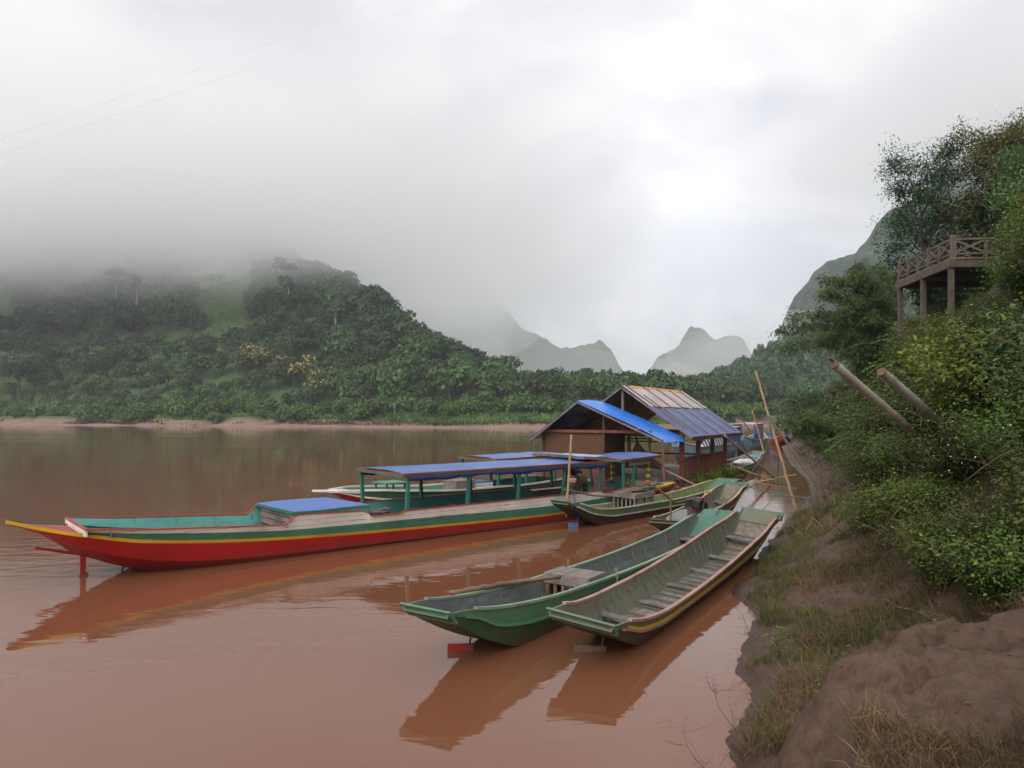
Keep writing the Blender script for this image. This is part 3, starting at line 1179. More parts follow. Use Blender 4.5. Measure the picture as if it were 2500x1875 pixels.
def far_vegetation():
    r = np.random.default_rng(11)
    g_b = 'bushes along the far bank'
    bush = [make_far_tree('bush', 'round green bush growing low along the sandy far bank', 'bush', g_b, M['ff_bush'], 100 + k, 5.2, 3.6, 620, 0.75, 'bush', False) for k in range(4)]
    g_t = 'broadleaf trees behind the far bank'
    tr = [make_far_tree('broadleaf_tree', 'round crowned green tree among many on the far bank', 'tree', g_t, M['ff_mid'], 120 + k, 12.0, 5.4, 900, 1.05, 'round') for k in range(4)]
    g_d = 'dark trees on the lower hill'
    dk = [make_far_tree('dark_tree', 'dark green tree among many on the lower slope of the left hill', 'tree', g_d, M['ff_dark'], 140 + k, 12.0, 5.4, 760, 1.15, 'round') for k in range(4)]
    g_m = 'bamboo clumps on the far bank'
    bb = [make_far_tree('bamboo_clump', 'feathery arching bamboo clump among the far bank trees', 'bamboo', g_m, M['ff_bamboo'], 160 + k, 13.5, 4.8, 1300, 0.75, 'bamboo') for k in range(3)]
    g_y = 'yellow flowering trees on the far bank'
    yl = [make_far_tree('flowering_tree', 'tree with yellow blossom on its crown among the far bank trees', 'tree', g_y, M['ff_gold'], 180 + k, 12.0, 5.0, 850, 0.95, 'round') for k in range(2)]
    spots = []
    for i in range(130):
        x = -240 + i * 2.55 + r.normal() * 1.5
        if r.random() < 0.9:
            spots.append((x, far_shore(x) + 6.5 + 14 * r.random(), r.random() * 6.28, 0.7 + 0.65 * r.random(), int(r.integers(4))))
    place_many(bush, spots)
    sT, sB, sY = [], [], []
    for row in range(3):
        for i in range(74):
            x = -245 + i * 5.4 + r.normal() * 2.2
            q = 21 + row * 10 + r.normal() * 2.5
            y = far_shore(x) + q
            px = 1250 + F * x / y
            s = 0.75 + 0.45 * r.random()
            if x < -60:
                s *= (0.62 + 0.12 * row)
            if (px > 940 and r.random() < 0.42):
                sB.append((x, y, r.random() * 6.28, s * 0.95, int(r.integers(3))))
            else:
                sT.append((x, y, r.random() * 6.28, s, int(r.integers(4))))
    for px, q, s in ((780, 30, 1.0), (740, 36, 1.0), (690, 38, 0.9), (640, 40, 1.0), (600, 42, 1.05), (815, 28, 0.9), (1165, 26, 0.8), (255, 48, 0.9), (1370, 36, 0.85), (1450, 40, 0.8), (885, 34, 0.7)):
        d = 230.0
        for _ in range(12):
            d = far_shore((px - 1250) / F * d) + q
        sY.append(((px - 1250) / F * d, d, r.random() * 6.28, s, int(r.integers(2))))
    place_many(tr, sT)
    place_many(bb, sB)
    place_many(yl, sY)
    sD = []
    while len(sD) < 270:
        x = -240 + r.random() * 235
        q = 48 + r.random() * 42
        y = far_shore(x) + q
        if in_clearing(x, y):
            continue
        if 390 < 1250 + F * x / y < 620 and q > 58:
            continue
        sD.append((x, y, r.random() * 6.28, 0.62 + 0.5 * r.random(), int(r.integers(4))))
    place_many(dk, sD)
    # a big dark tree at the left edge and tall pale-trunked emergents on the hill
    def find(px, q):
        d = 250.0
        for _ in range(14):
            d = far_shore((px - 1250) / F * d) + q
        return (px - 1250) / F * d, d
    x, y = find(45, 30)
    t = make_far_tree('dark_tree', 'biggest dark tree of the far bank, standing at its left end', 'tree', None, M['ff_dark'], 201, 22, 12.0, 2600, 1.15, 'round')
    t.location = (x, y, float(far_z(x, y)) - 0.3)
    for (px, q, h, cr, n, lab, sd) in ((283, 92, 27, 6.5, 620, 'tall tree with pale bare trunk and dark broad crown on the left hill', 202),
                                       (333, 88, 25, 3.0, 200, 'slender pale trunk with a tiny tuft of leaves on the left hill', 203),
                                       (697, 104, 24, 5.5, 480, 'tall pale-trunked tree standing right of the clearing just under the cloud', 204),
                                       (705, 82, 19, 4.0, 300, 'crooked pale trunk with thin crown below the clearing edge', 205),
                                       (820, 60, 19, 4.5, 380, 'pale-trunked tree behind the yellow flowering trees', 206),
                                       (528, 120, 9, 5.0, 320, 'lone dark round tree in the grassy clearing', 207)):
        x, y = find(px, q)
        t = make_far_tree('emergent_tree', lab, 'tree', None, M['ff_dark'] if sd in (202, 207) else M['ff_mid'], sd, h, cr, n, 0.95, 'tall' if h > 10 else 'bush', True, 'pale_bark')
        t.location = (x, y, float(far_z(x, y)) - 0.3)
    for (px, py, d) in ((1072, 800, 300), (1130, 870, 290), (1012, 740, 330)):
        x = (px - 1250) / F * d
        t = make_far_tree('emergent_tree', {1072: 'dark tree standing proud on the right skyline of the left hill', 1130: 'lower of the dark trees on the right skyline of the left hill',
                                            1012: 'upper dark tree on the right skyline of the left hill'}[px], 'tree', None, M['ff_dark'], 210 + px, 12, 4.0, 420, 0.9, 'tall')
        t.location = (x, d, float(far_z(x, d)) - 0.3)
    # the rest of the forest: one mass
    Vs, Fs, off = [], [], 0
    n = 0
    tries = 0
    protos = []
    for k in range(6):
        rr = np.random.default_rng(300 + k)
        lobes = []
        for j in range(5):
            a, q = rr.random() * 6.28, rr.random() ** 0.6 * 2.6
            lr = 1.6 + 1.0 * rr.random()
            lobes.append((q * math.cos(a), q * math.sin(a), 2.4 + rr.random() * 4.2, lr, lr, lr * 0.95))
        protos.append(crown_cards(rr, lobes, 260, 1.25))
    pts = []
    for _ in range(30000):
        if r.random() < 0.8:
            x, y = -420 + r.random() * 450, 225 + r.random() * 260
        else:
            x, y = 20 + r.random() * 260, 215 + r.random() * 300
        q = y - float(far_shore(x))
        if q < (88 if x < 10 else 40) or in_clearing(x, y):
            continue
        z = float(far_z(x, y))
        if z > 112:
            continue
        pts.append((x, y, z))
    pts = np.array(pts)
    keep = []
    cell = {}
    for i, (x, y, z) in enumerate(pts):
        key = (int(x // 3.9), int(y // 5.2))
        if key in cell:
            continue
        cell[key] = 1
        keep.append(i)
    for i in keep:
        x, y, z = pts[i]
        V, Fq = protos[int(r.integers(6))]
        a = r.random() * 6.28
        s = 0.75 + 0.6 * r.random()
        c, sn = math.cos(a) * s, math.sin(a) * s
        Vn = np.empty_like(V)
        Vn[:, 0] = V[:, 0] * c - V[:, 1] * sn + x
        Vn[:, 1] = V[:, 0] * sn + V[:, 1] * c + y
        Vn[:, 2] = V[:, 2] * s * (0.9 + 0.5 * r.random()) + z - 0.5
        Vs.append(Vn)
        Fs.append(Fq + off)
        off += len(V)
    o = link('forest', np_mesh('forest', np.concatenate(Vs), np.concatenate(Fs)), M['ff_dark'])
    tag(o, 'dense green forest covering the misty hillsides across the river', 'forest', kind='stuff')
    print('forest trees', len(keep))
    # low reeds and scrub at the water's edge, and scrub in the clearing
    n = 9000
    x = -240 + r.random(n) * 300
    q = np.abs(r.normal(size=n)) * 3.2 + 3.2
    cl = fbm(x * 0.07, q * 0.1, 3, 55) > -0.02
    x, q = x[cl], q[cl]
    y = far_shore(x) + q
    P = np.stack([x, y, far_z(x, y) - 0.05], 1)
    D = rand_dirs(r, len(x)) * 0.6
    D[:, 2] = 1
    V, Fq = leaves(P, D, rand_dirs(r, len(x)), 0.5 + 0.7 * r.random(len(x)), np.full(len(x), 0.18))
    o = link('reeds', np_mesh('reeds', V, Fq), M['reed'])
    tag(o, 'brown reeds and dry scrub along the far waterline', 'reeds', kind='stuff')
    n = 26000
    x = -215 + r.random(n) * 130
    y = 300 + r.random(n) * 130
    k = in_clearing(x, y)
    x, y = x[k], y[k]
    n2 = 20000
    xx = -240 + r.random(n2) * 310
    yy = far_shore(xx) + np.interp(xx, [-150, -60, -20], [11, 9, 5]) + r.random(n2) ** 1.4 * 20
    x, y = np.concatenate([x, xx]), np.concatenate([y, yy])
    P = np.stack([x, y, far_z(x, y) - 0.1], 1)
    D = rand_dirs(r, len(x)) * 0.8
    D[:, 2] = 1
    Nn = rand_dirs(r, len(x)) * .6
    Nn[:, 1] -= .7
    Nn[:, 2] += .6
    V, Fq = leaves(P, D, Nn, 0.6 + 0.9 * r.random(len(x)), 0.35 + 0.3 * r.random(len(x)))
    o = link('undergrowth', np_mesh('undergrowth', V, Fq), M['ff_bush'])
    tag(o, 'low green undergrowth on the far bank and the hillside clearing', 'undergrowth', kind='stuff')


far_vegetation()

# ------------------------------------------------------------------ boats
def hull_mesh(name, S, levels, widths, bands, inner_mats, th=0.035, mats=None, parent=None, floor=None, end_caps=True):
    """Boat hull along local x. S: stations; levels: list of arrays of heights from bottom to top (first is the bottom);
    widths: half widths at each level; bands: outer material index per band; inner_mats: (side, floor) material index."""
    b = MB()
    n = len(S)
    nl = len(levels)

    def ring(i, off, lift):
        pts = []
        for k in range(nl - 1, -1, -1):
            pts.append((S[i], -(max(0.005, widths[k][i] - off)), max(levels[k][i] + lift, 0.025) if (k == 0 and lift) else levels[k][i]))
        for k in range(nl):
            pts.append((S[i], (max(0.005, widths[k][i] - off)), max(levels[k][i] + lift, 0.025) if (k == 0 and lift) else levels[k][i]))
        return pts
    out = [ring(i, 0, 0) for i in range(n)]
    # never let the raised inner floor pass the top edge
    inn = []
    for i in range(n):
        lift = min(th, max(0.004, (levels[-1][i] - levels[0][i]) * 0.4))
        inn.append(ring(i, th, lift))
    m = 2 * nl
    seg_mat = [bands[k - 1] for k in range(nl - 1, 0, -1)] + [bands[0]] + [bands[k] for k in range(nl - 1)]
    for j in range(m - 1):
        o = [[out[i][j], out[i][j + 1]] for i in range(n)]
        b.grid(o, seg_mat[j], True, flip=False)
        q = [[inn[i][j], inn[i][j + 1]] for i in range(n)]
        b.grid(q, inner_mats[1] if j == nl - 1 else inner_mats[0], False, flip=True)
    for j in (0, m - 1):
        b.grid([[out[i][j], inn[i][j]] for i in range(n)], inner_mats[0], False, flip=(j == 0))
    if end_caps:
        for i, fl in ((0, False), (n - 1, True)):
            b.add(out[i], [tuple(range(m)) if not fl else tuple(reversed(range(m)))], bands[-1])
            b.add(inn[i], [tuple(reversed(range(m))) if not fl else tuple(range(m))], inner_mats[0])
    return b.build(name, mats, parent)


def strip_along(b, S, yy, zz, w, h, mi=0):
    pts = [Vector((S[i], yy[i], zz[i])) for i in range(len(S))]
    P = []
    for i, p in enumerate(pts):
        P.append([p + Vector((0, -w / 2, -h / 2)), p + Vector((0, w / 2, -h / 2)), p + Vector((0, w / 2, h / 2)), p + Vector((0, -w / 2, h / 2)), p + Vector((0, -w / 2, -h / 2))])
    b.grid(P, mi, False)
    for q, fl in ((P[0], False), (P[-1], True)):
        f = (0, 1, 2, 3)
        b.add(q[:4], [f if not fl else f[::-1]], mi)


def canoe(name, label, p0, p1, sheer, keel, wtop, wbot, rail_z, mats, rail_mat, rib_mat, n_rib, thwarts, group=None, roll=0.0, yellow=False, ramp=None,
          end0=None, end1=None, seed=0, rub=None, rib_gap=None, side_cut=(0.5, 0.75), th=0.03):
    """A flat bottomed river canoe from p0 (near end) to p1 (far end). sheer/keel/wtop/wbot/rail_z are curves over the length."""
    r = np.random.default_rng(seed)
    p0, p1 = Vector(p0), Vector(p1)
    d = p1 - p0
    L = d.length
    root = empty(name, (p0.x, p0.y, 0), (roll, 0, math.atan2(d.y, d.x)), label, 'canoe', group)
    S = np.concatenate([np.linspace(0, 2, 14), np.linspace(2.2, L - 2.2, 18), np.linspace(L - 2, L, 14)])
    sc = lambda c: curve([(a if a >= 0 else L + a, v) for a, v in c], S)
    zt, zk, wt, wb, zr = sc(sheer), sc(keel), sc(wtop), sc(wbot), sc(rail_z)
    # side planks stop short of the ends, where only the sloping ramp goes on
    zt = np.maximum(zt, zk + 0.03)
    zr = np.clip(zr, zk + 0.012, zt - 0.012)
    f = (zr - zk) / np.maximum(zt - zk, 1e-3)
    wr = wb + (wt - wb) * np.clip(f, 0, 1) ** 0.8
    hull_mesh('hull', S, [zk, zr, zt], [wb, wr, wt], [0, 1], (2, 3), th, mats, root)
    b = MB()
    for s in (-1, 1):
        k0, k1 = 3, len(S) - 4
        strip_along(b, S[k0:k1], s * (wt[k0:k1] - 0.012), zt[k0:k1] + 0.012, 0.055, 0.035)
    b.build('gunwale', rail_mat, root)
    b = MB()
    for s in (-1, 1):
        strip_along(b, S[2:-2], s * (wr[2:-2] + 0.006), zr[2:-2], 0.035, 0.035)
    b.build('rub_rail', rub or rail_mat, root)
    if yellow:
        b = MB()
        for s in (-1, 1):
            yz = zr + (zt - zr) * 0.22
            yw = wr + (wt - wr) * 0.22 + 0.004
            strip_along(b, S[3:-3], s * yw[3:-3], yz[3:-3], 0.008, 0.05)
        b.build('yellow_stripe', M['yellow'], root)
    # ribs: two side frames and a floor bar each
    for k in range(n_rib):
        x = 1.5 + (L - 2.9) * k / max(1, n_rib - 1) + r.normal() * 0.03
        i = lambda a: float(np.interp(x, S, a))
        zt_, zk_, wt_, wb_ = i(zt), max(i(zk) + 0.035, .03), i(wt) - th - 0.006, i(wb) - th - 0.006
        b = MB()
        for s in (-1, 1):
            b.bar((x, s * wb_, zk_), (x, s * wt_, zt_ - 0.03), 0.03, 0.03, 0, up=(0, s, 0.3))
        b.bar((x, -wb_, zk_ + 0.012), (x, wb_, zk_ + 0.012), 0.035, 0.035)
        b.build('rib', rib_mat, root)
    for x, wdt, lift in thwarts:
        i = lambda a: float(np.interp(x, S, a))
        z = i(zk) + (i(zt) - i(zk)) * lift
        hw = i(wb) + (i(wt) - i(wb)) * lift - th
        b = MB()
        b.box((x, 0, z), (wdt, 2 * hw, 0.03), rz=r.normal() * 0.03)
        b.build('thwart', M['grey_wood'], root)
    # end boards across both ramps
    for e, (xx, mat) in enumerate(((0.0, end0), (L, end1))):
        if mat is None:
            continue
        w = float(np.interp(xx, S, wt))
        z = float(np.interp(xx, S, zt))
        b = MB()
        sg = -1 if e == 0 else 1
        b.add([(xx + sg * 0.03, -w - 0.02, z + 0.02), (xx + sg * 0.03, w + 0.02, z + 0.02), (xx - sg * 0.13, w + 0.01, z - 0.15), (xx - sg * 0.13, -w - 0.01, z - 0.15),
               (xx - sg * 0.01, -w - 0.02, z + 0.03), (xx - sg * 0.01, w + 0.02, z + 0.03), (xx - sg * 0.16, w + 0.01, z - 0.13), (xx - sg * 0.16, -w - 0.01, z - 0.13)],
              [(0, 1, 2, 3), (7, 6, 5, 4), (0, 4, 5, 1), (2, 6, 7, 3), (0, 3, 7, 4), (1, 5, 6, 2)])
        if mat == M['ramp_teal'] and e == 1:
            pass
        b.build('end_board', mat, root)
    if ramp is not None:
        a0, a1, mat = ramp
        b = MB()
        k = np.linspace(a0, a1, 8)
        rows = []
        for x in k:
            x = float(x)
            z = float(np.interp(x, S, zk)) + 0.055
            w = float(np.interp(x, S, wb)) - th + 0.0
            rows.append([(x, -w, z), (x, 0, z), (x, w, z)])
        b.slab(rows, 0.015)
        b.build('ramp_deck', mat, root)
    return root, S, zt, zk, wt, wb


GC = 'narrow wooden river canoes'
# canoe in front, green outside and blue grey inside
cC = canoe('canoe', 'green canoe with blue-grey inside holding a slatted crate, red rudder at its near end', (-1.01, 8.3, 0), (5.03, 17.2, 0),
           [(0, .76), (.35, .74), (.7, .67), (1.5, .57), (2.7, .49), (5.3, .44), (8, .50), (-1.3, .64), (-0.85, .68), (-0.6, .62), (0 - 1e-9, .74)],
           [(0, .70), (.35, .50), (.9, .22), (1.5, .0), (2.2, -.08), (7.6, -.08), (-1.9, .08), (-1.0, .38), (-0.5, .58), (0 - 1e-9, .71)],
           [(0, .36), (.5, .40), (2.0, .455), (7.5, .455), (-1.0, .42), (0 - 1e-9, .43)],
           [(0, .34), (.6, .32), (2.0, .32), (7.5, .32), (-1.2, .33), (0 - 1e-9, .42)],
           [(0, .73), (.45, .63), (1.0, .40), (2, .27), (5, .22), (-2, .30), (-1.0, .50), (0 - 1e-9, .73)],
           [M['canoe_low'], M['canoe_green'], M['canoe_blue'], M['mud_floor']], M['light_rail'], M['rib'], 15,
           [(3.9, .12, .15), (4.9, .14, .15), (6.0, .12, .15), (7.3, .2, .2), (9.0, .25, .35)], GC, 0.0, False, (9.35, 10.72, M['ramp_teal']), M['canoe_green'], None, 1, M['canoe_green'])
cD = canoe('canoe', 'grey-green canoe with pink gunwales and yellow stripe, beached along the mud bank', (0.76, 8.55, 0), (5.92, 17.15, 0),
           [(0, .60), (.4, .57), (.9, .47), (1.8, .40), (3, .39), (5, .44), (7, .55), (8.7, .66), (-0.8, .72), (-0.55, .66), (0 - 1e-9, .74)],
           [(0, .53), (.35, .36), (.9, .12), (1.4, -.02), (2.2, -.08), (7.4, -.06), (-1.9, .10), (-1.0, .40), (-0.5, .58), (0 - 1e-9, .71)],
           [(0, .43), (.5, .46), (2.0, .52), (7.5, .52), (-1.0, .47), (0 - 1e-9, .47)],
           [(0, .41), (.6, .36), (2.0, .33), (7.5, .33), (-1.2, .35), (0 - 1e-9, .45)],
           [(0, .56), (.45, .46), (1.0, .30), (2, .22), (5, .22), (-2, .34), (-1.0, .52), (0 - 1e-9, .73)],
           [M['canoe_grey_low'], M['canoe_grey'], M['canoe_sage'], M['mud_floor']], M['pink_rail'], M['rib'], 24,
           [(1.6, .16, .5), (3.0, .13, .3), (4.3, .13, .3), (5.6, .13, .3), (6.9, .13, .3), (8.3, .22, .35)], GC, R(5.5), True, (9.3, 9.95, M['canoe_sage']), M['canoe_grey'], M['ramp_teal'], 2)
cA = canoe('canoe', 'dark-bottomed green canoe lying against the long white boat, with a slatted box amidships', (1.27, 18.9, 0), (7.95, 26.1, 0),
           [(0, .74), (.4, .68), (1.2, .47), (2.5, .40), (5, .40), (7, .47), (-1.2, .62), (-0.7, .66), (0 - 1e-9, .74)],
           [(0, .68), (.4, .46), (1.0, .14), (1.6, -.02), (2.2, -.08), (7, -.08), (-1.9, .08), (-1.0, .38), (-0.5, .56), (0 - 1e-9, .70)],
           [(0, .30), (.5, .36), (2.0, .48), (7.0, .48), (-1.0, .44), (0 - 1e-9, .44)],
           [(0, .28), (.6, .28), (2.0, .30), (7.0, .30), (-1.2, .33), (0 - 1e-9, .42)],
           [(0, .71), (.45, .56), (1.0, .36), (2, .22), (5, .20), (-2, .28), (-1.0, .48), (0 - 1e-9, .72)],
           [M['canoe_black'], M['canoe_green'], M['canoe_olive'], M['mud_floor']], M['pale_rail'], M['rib'], 12,
           [(2.0, .16, .4), (7.6, .2, .4)], GC, 0.0, False, (8.55, 9.75, M['ramp_teal']), M['canoe_low'], None, 3)
cB = canoe('canoe', 'sage green canoe with tan gunwales holding a long-tail engine and a grey sheet', (3.62, 17.1, 0), (7.68, 24.5, 0),
           [(0, .50), (.4, .50), (1.2, .44), (2.5, .40), (5, .44), (6.5, .55), (-1.0, .66), (-0.6, .66), (0 - 1e-9, .72)],
           [(0, .44), (.4, .28), (1.0, .06), (1.5, -.04), (2.2, -.08), (5.6, -.08), (-1.9, .08), (-1.0, .36), (-0.5, .54), (0 - 1e-9, .68)],
           [(0, .38), (.5, .40), (2.0, .47), (6.0, .47), (-1.0, .42), (0 - 1e-9, .40)],
           [(0, .36), (.6, .32), (2.0, .30), (6.0, .30), (-1.2, .31), (0 - 1e-9, .38)],
           [(0, .46), (.45, .40), (1.0, .26), (2, .20), (5, .20), (-2, .28), (-1.0, .46), (0 - 1e-9, .70)],
           [M['canoe_grey_low'], M['canoe_grey'], M['canoe_sage'], M['mud_floor']], M['tan_rail'], M['rib'], 11,
           [(4.6, .3, .25), (5.3, .2, .25), (5.9, .2, .3), (6.6, .2, .35)], GC, 0.0, False, None, M['dark_wood'], M['ramp_teal'], 4)


def local_part(root, name, mat, fn):
    b = MB()
    fn(b)
    return b.build(name, mat, root)


# rudders under the canoe ends (blade and shaft)
def rudder(root, x, y, blade, shaft_top, mat, mat2=None):
    b = MB()
    b.box((x, y, blade[2]), (blade[0], 0.025, blade[1]), rz=R(-52))
    o = b.build('rudder', mat, root)
    b = MB()
    b.tube([(x + blade[0] * 0.2, y - blade[0] * .26, blade[2]), (x + blade[0] * 0.42, y - blade[0] * .3, shaft_top)], 0.014, 6)
    b.build('shaft', mat2 or mat, o)


rudder(cC[0], 0.92, 0.2, (0.33, 0.14, 0.02), 0.40, M['red_rudder'])
rudder(cD[0], 0.62, 0.1, (0.42, 0.11, 0.015), 0.30, M['brown_wood'])
rudder(cA[0], 0.62, 0.05, (0.28, 0.18, 0.03), 0.30, M['blue_steel'])


def on(root, x, y, z):
    """World point of a local point of a boat."""
    return Matrix.Translation(root.location) @ root.rotation_euler.to_matrix().to_4x4() @ Vector((x, y, z))


def slatted_box(name, label, root, x, y, z, size, mat_top, mat_side, lattice=False, rz=0.0, tilt=0.0):
    p = on(root, x, y, z)
    t = empty(name, p, (tilt, 0, root.rotation_euler.z + rz), label, 'crate')
    lx, ly, h = size
    b = MB()
    b.box((0, 0, h - 0.03), (lx, ly, 0.05))
    b.box((0, -ly / 2 + .012, h - 0.10), (lx + .01, 0.03, 0.12))
    b.box((0, ly / 2 - .012, h - 0.10), (lx + .01, 0.03, 0.12))
    b.box((-lx / 2 + .012, 0, h - 0.10), (0.032, ly - .04, 0.12))
    b.box((lx / 2 - .012, 0, h - 0.10), (0.032, ly - .04, 0.12))
    b.build('lid', mat_top, t)
    b = MB()
    n = max(3, int(lx / 0.13))
    for s in (-1, 1):
        for k in range(n):
            b.box((-lx / 2 + 0.04 + (lx - 0.08) * k / (n - 1), s * (ly / 2 - 0.03), (h - 0.16) / 2), (0.055, 0.022, h - 0.16))
        if lattice:
            b.box((0, s * (ly / 2 - 0.055), h * 0.35), (lx - 0.06, 0.02, 0.035))
    n = max(3, int(ly / 0.13))
    for s in (-1, 1):
        for k in range(n):
            b.box((s * (lx / 2 - 0.03), -ly / 2 + 0.05 + (ly - 0.1) * k / (n - 1), (h - 0.16) / 2), (0.022, 0.055, h - 0.16))
        b.box((s * (lx / 2 - 0.055), 0, h * 0.25), (0.02, ly - 0.06, 0.05))
    b.build('side_slats', mat_side, t)
    for sx in (-1, 1):
        for sy in (-1, 1):
            b = MB()
            b.box((sx * (lx / 2 - 0.06), sy * (ly / 2 - 0.06), (h - 0.06) / 2), (0.04, 0.04, h - 0.06))
            b.build('corner_post', mat_side, t)
    return t


slatted_box('wooden_crate', 'grey slatted crate with concrete-grey lid set across the green and blue canoe', cC[0], 3.55, 0.0, 0.06, (0.55, 0.80, 0.50), M['grey_wood'], M['brown_wood'])
slatted_box('wooden_crate', 'weathered slatted box with loose boards on top in the dark-bottomed canoe', cA[0], 3.55, 0.05, 0.08, (1.05, 0.82, 0.66), M['grey_wood'], M['grey_wood'], True)
b = MB()
for k in range(5):
    b.box((random.uniform(-.2, .3), random.uniform(-.25, .25), 0.02 + 0.024 * k), (random.uniform(.5, .8), random.uniform(.1, .18), 0.018), rz=random.uniform(-.25, .25))
o = b.build('loose_boards', M['brown_wood'])
o.location = on(cA[0], 3.6, 0.02, 0.74)
o.rotation_euler = (0, 0, cA[0].rotation_euler.z)
tag(o, 'loose brown boards lying on the slatted box in the dark-bottomed canoe', 'boards')


def pole(name, label, pts, rad, mat, cat='pole', knots=True):
    b = MB()
    pts = [Vector(p) for p in pts]
    dense, rr = [], []
    n = 22
    tot = len(pts) - 1
    for i in range(n + 1):
        t = i / n * tot
        k = min(int(t), tot - 1)
        dense.append(pts[k].lerp(pts[k + 1], t - k))
        r0 = rad[0] + (rad[1] - rad[0]) * i / n
        rr.append(r0 * (1.14 if knots and i % 3 == 0 else 1))
    for i in range(1, n):
        dense[i] += Vector((random.gauss(0, 1), random.gauss(0, 1), random.gauss(0, 1))) * rad[0] * 0.13
    b.tube(dense, rr, 8)
    o = b.build(name, mat)
    return tag(o, label, cat)


pole('long_pole', 'rough wooden pole slanting out over the near end of the green and blue canoe', [on(cC[0], 1.1, .54, .64), on(cC[0], 2.3, .38, .58), on(cC[0], 3.3, .1, .52)], (0.038, 0.028), M['brown_wood'])
pole('long_pole', 'pole resting on the slatted box and the blue bracket of the dark-bottomed canoe', [on(cA[0], 0.95, .62, .95), on(cA[0], 2.0, .38, .72), on(cA[0], 3.05, .12, .60)], (0.03, 0.025), M['brown_wood'])
local_part(cC[0], 'pole_bracket', M['red_rudder'], lambda b: (b.bar((1.05, 0.36, 0.42), (1.05, 0.48, 0.66), .03, .03), b.bar((1.05, 0.42, 0.66), (1.05, 0.56, 0.67), .03, .03)))
local_part(cA[0], 'pole_bracket', M['blue_steel'], lambda b: (b.bar((1.25, 0.42, 0.42), (1.25, 0.55, 0.86), .025, .025), b.bar((1.25, 0.45, 0.88), (1.25, 0.65, 0.87), .03, .03)))


def engine():
    rz = cB[0].rotation_euler.z
    t = empty('longtail_engine', on(cB[0], 2.95, 0.0, 0.24), (0, 0, rz), 'red and black long-tail boat engine with a long shaft in the sage canoe', 'engine')
    b = MB()
    b.box((0.28, -.02, 0.30), (0.34, 0.30, 0.26))
    b.box((0.28, -.02, 0.46), (0.26, 0.22, 0.08))
    b.tube([(0.30, 0.18, 0.32), (0.30, 0.24, 0.32)], 0.09, 12)
    b.build('engine_block', M['engine_red'], t)
    b = MB()
    b.slab([[(-.38, -.2, .44), (-.38, .0, .50), (-.38, .2, .44)], [(-.12, -.22, .50), (-.12, 0, .57), (-.12, .22, .50)], [(.1, -.2, .46), (.1, 0, .52), (.1, .2, .46)]], 0.16)
    b.build('engine_cover', M['black'], t)
    b = MB()
    b.ring((-.02, -.26, 0.22), 0.19, 0.035, 'Y', 24)
    b.tube([(-.02, -.27, .22), (-.02, -.22, .22)], .10, 14)
    b.build('flywheel', M['black'], t)
    b = MB()
    b.tube([(-.3, .02, .50), (-1.3, .2, .50), (-1.9, .3, .78), (-2.3, .4, 1.0)], [.035, .03, .025, .02], 8)
    b.build('tail_shaft', M['brown_wood'], t)
    b = MB()
    b.tube([(0.4, -.1, .45), (.75, -.1, .62), (1.15, -.15, .55), (1.3, -.2, .35)], .018, 6)
    b.build('exhaust_pipe', M['tan_rail'], t)
    b = MB()
    for x in (.05, .5):
        b.bar((x, -.25, .1), (x, .25, .1), .06, .08)
    b.build('engine_bed', M['grey_wood'], t)


engine()
b = MB()
rows = []
for i in range(7):
    u = i / 6
    rows.append([(0.02 * math.sin(u * 3) + .03 * k * u, -.30 + .56 * u, .34 - .20 * u * u + (k - 0.5) * (.44 - .16 * u)) for k in (0, .5, 1)])
b.slab(rows, 0.012)
o = b.build('plastic_sheet', M['sheet_grey'])
o.location = on(cB[0], 1.15, 0.02, 0.14)
o.rotation_euler = (0, R(-12), cB[0].rotation_euler.z)
tag(o, 'stiff grey translucent-looking sheet leaning upright in the sage canoe', 'sheet')
pole('stake', 'short dark stake standing in the near end of the sage canoe', [on(cB[0], 0.75, .05, .0), on(cB[0], 0.78, .06, .92)], (0.022, 0.02), M['dark_pole'])

# ------------------------------------------------------------------ the long painted boat
A0 = Vector((-3.17, 17.73, 0))
ROT = math.atan2(0.652, 0.758)
lb = empty('longboat', A0, (0, 0, ROT), 'long white, green, yellow and red river boat with blue canopy, nearest of the large boats', 'boat')
ST = np.array(sorted(set(np.round(np.concatenate([np.linspace(-7.67, -5, 22), np.linspace(-5, 9, 29), np.linspace(9, 11.8, 18)]), 3))))
zk = curve([(-7.67, 1.09), (-7.25, .90), (-6.9, .66), (-6.65, .46), (-6.5, .39), (-5.9, .14), (-5.3, -.03), (-4, -.15), (8, -.15), (10, -.02), (11, .25), (11.8, .56)], ST)
zy = curve([(-7.67, 1.13), (-7.2, .99), (-6.5, .84), (-5.7, .68), (-4, .5), (-2.5, .41), (0, .33), (5, .24), (7, .32), (9, .50), (10.5, .59), (11.8, .63)], ST)
wY = curve([(-7.67, .10), (-7.2, .38), (-6.6, .80), (-5.5, .98), (0, 1.0), (7, .98), (9, .80), (10, .62), (11, .38), (11.8, .10)], ST)
wK = curve([(-7.67, .05), (-7.0, .10), (-6.5, .14), (-5.3, .42), (-3, .72), (7, .72), (9, .48), (11, .16), (11.8, .05)], ST)
zm = zk + (zy - zk) * 0.42
wM = wK + (wY - wK) * 0.72
hull_mesh('hull', ST, [zk, zm, zy - .03, zy + .035], [wK, wM, wY - .012, wY + .012], [0, 0, 1], (2, 2), .03,
          [M['red'], M['yellow'], M['teal_dark']], lb)
SU = np.array(sorted(list(np.round(np.linspace(-6.6, 9.9, 56), 3)) + [-2.95, -2.8, -1.05, -1.0, -.15, -.1, 6.8, 6.85, 7.5, 7.6, 8.5, 8.55, 9.2, 9.3]))
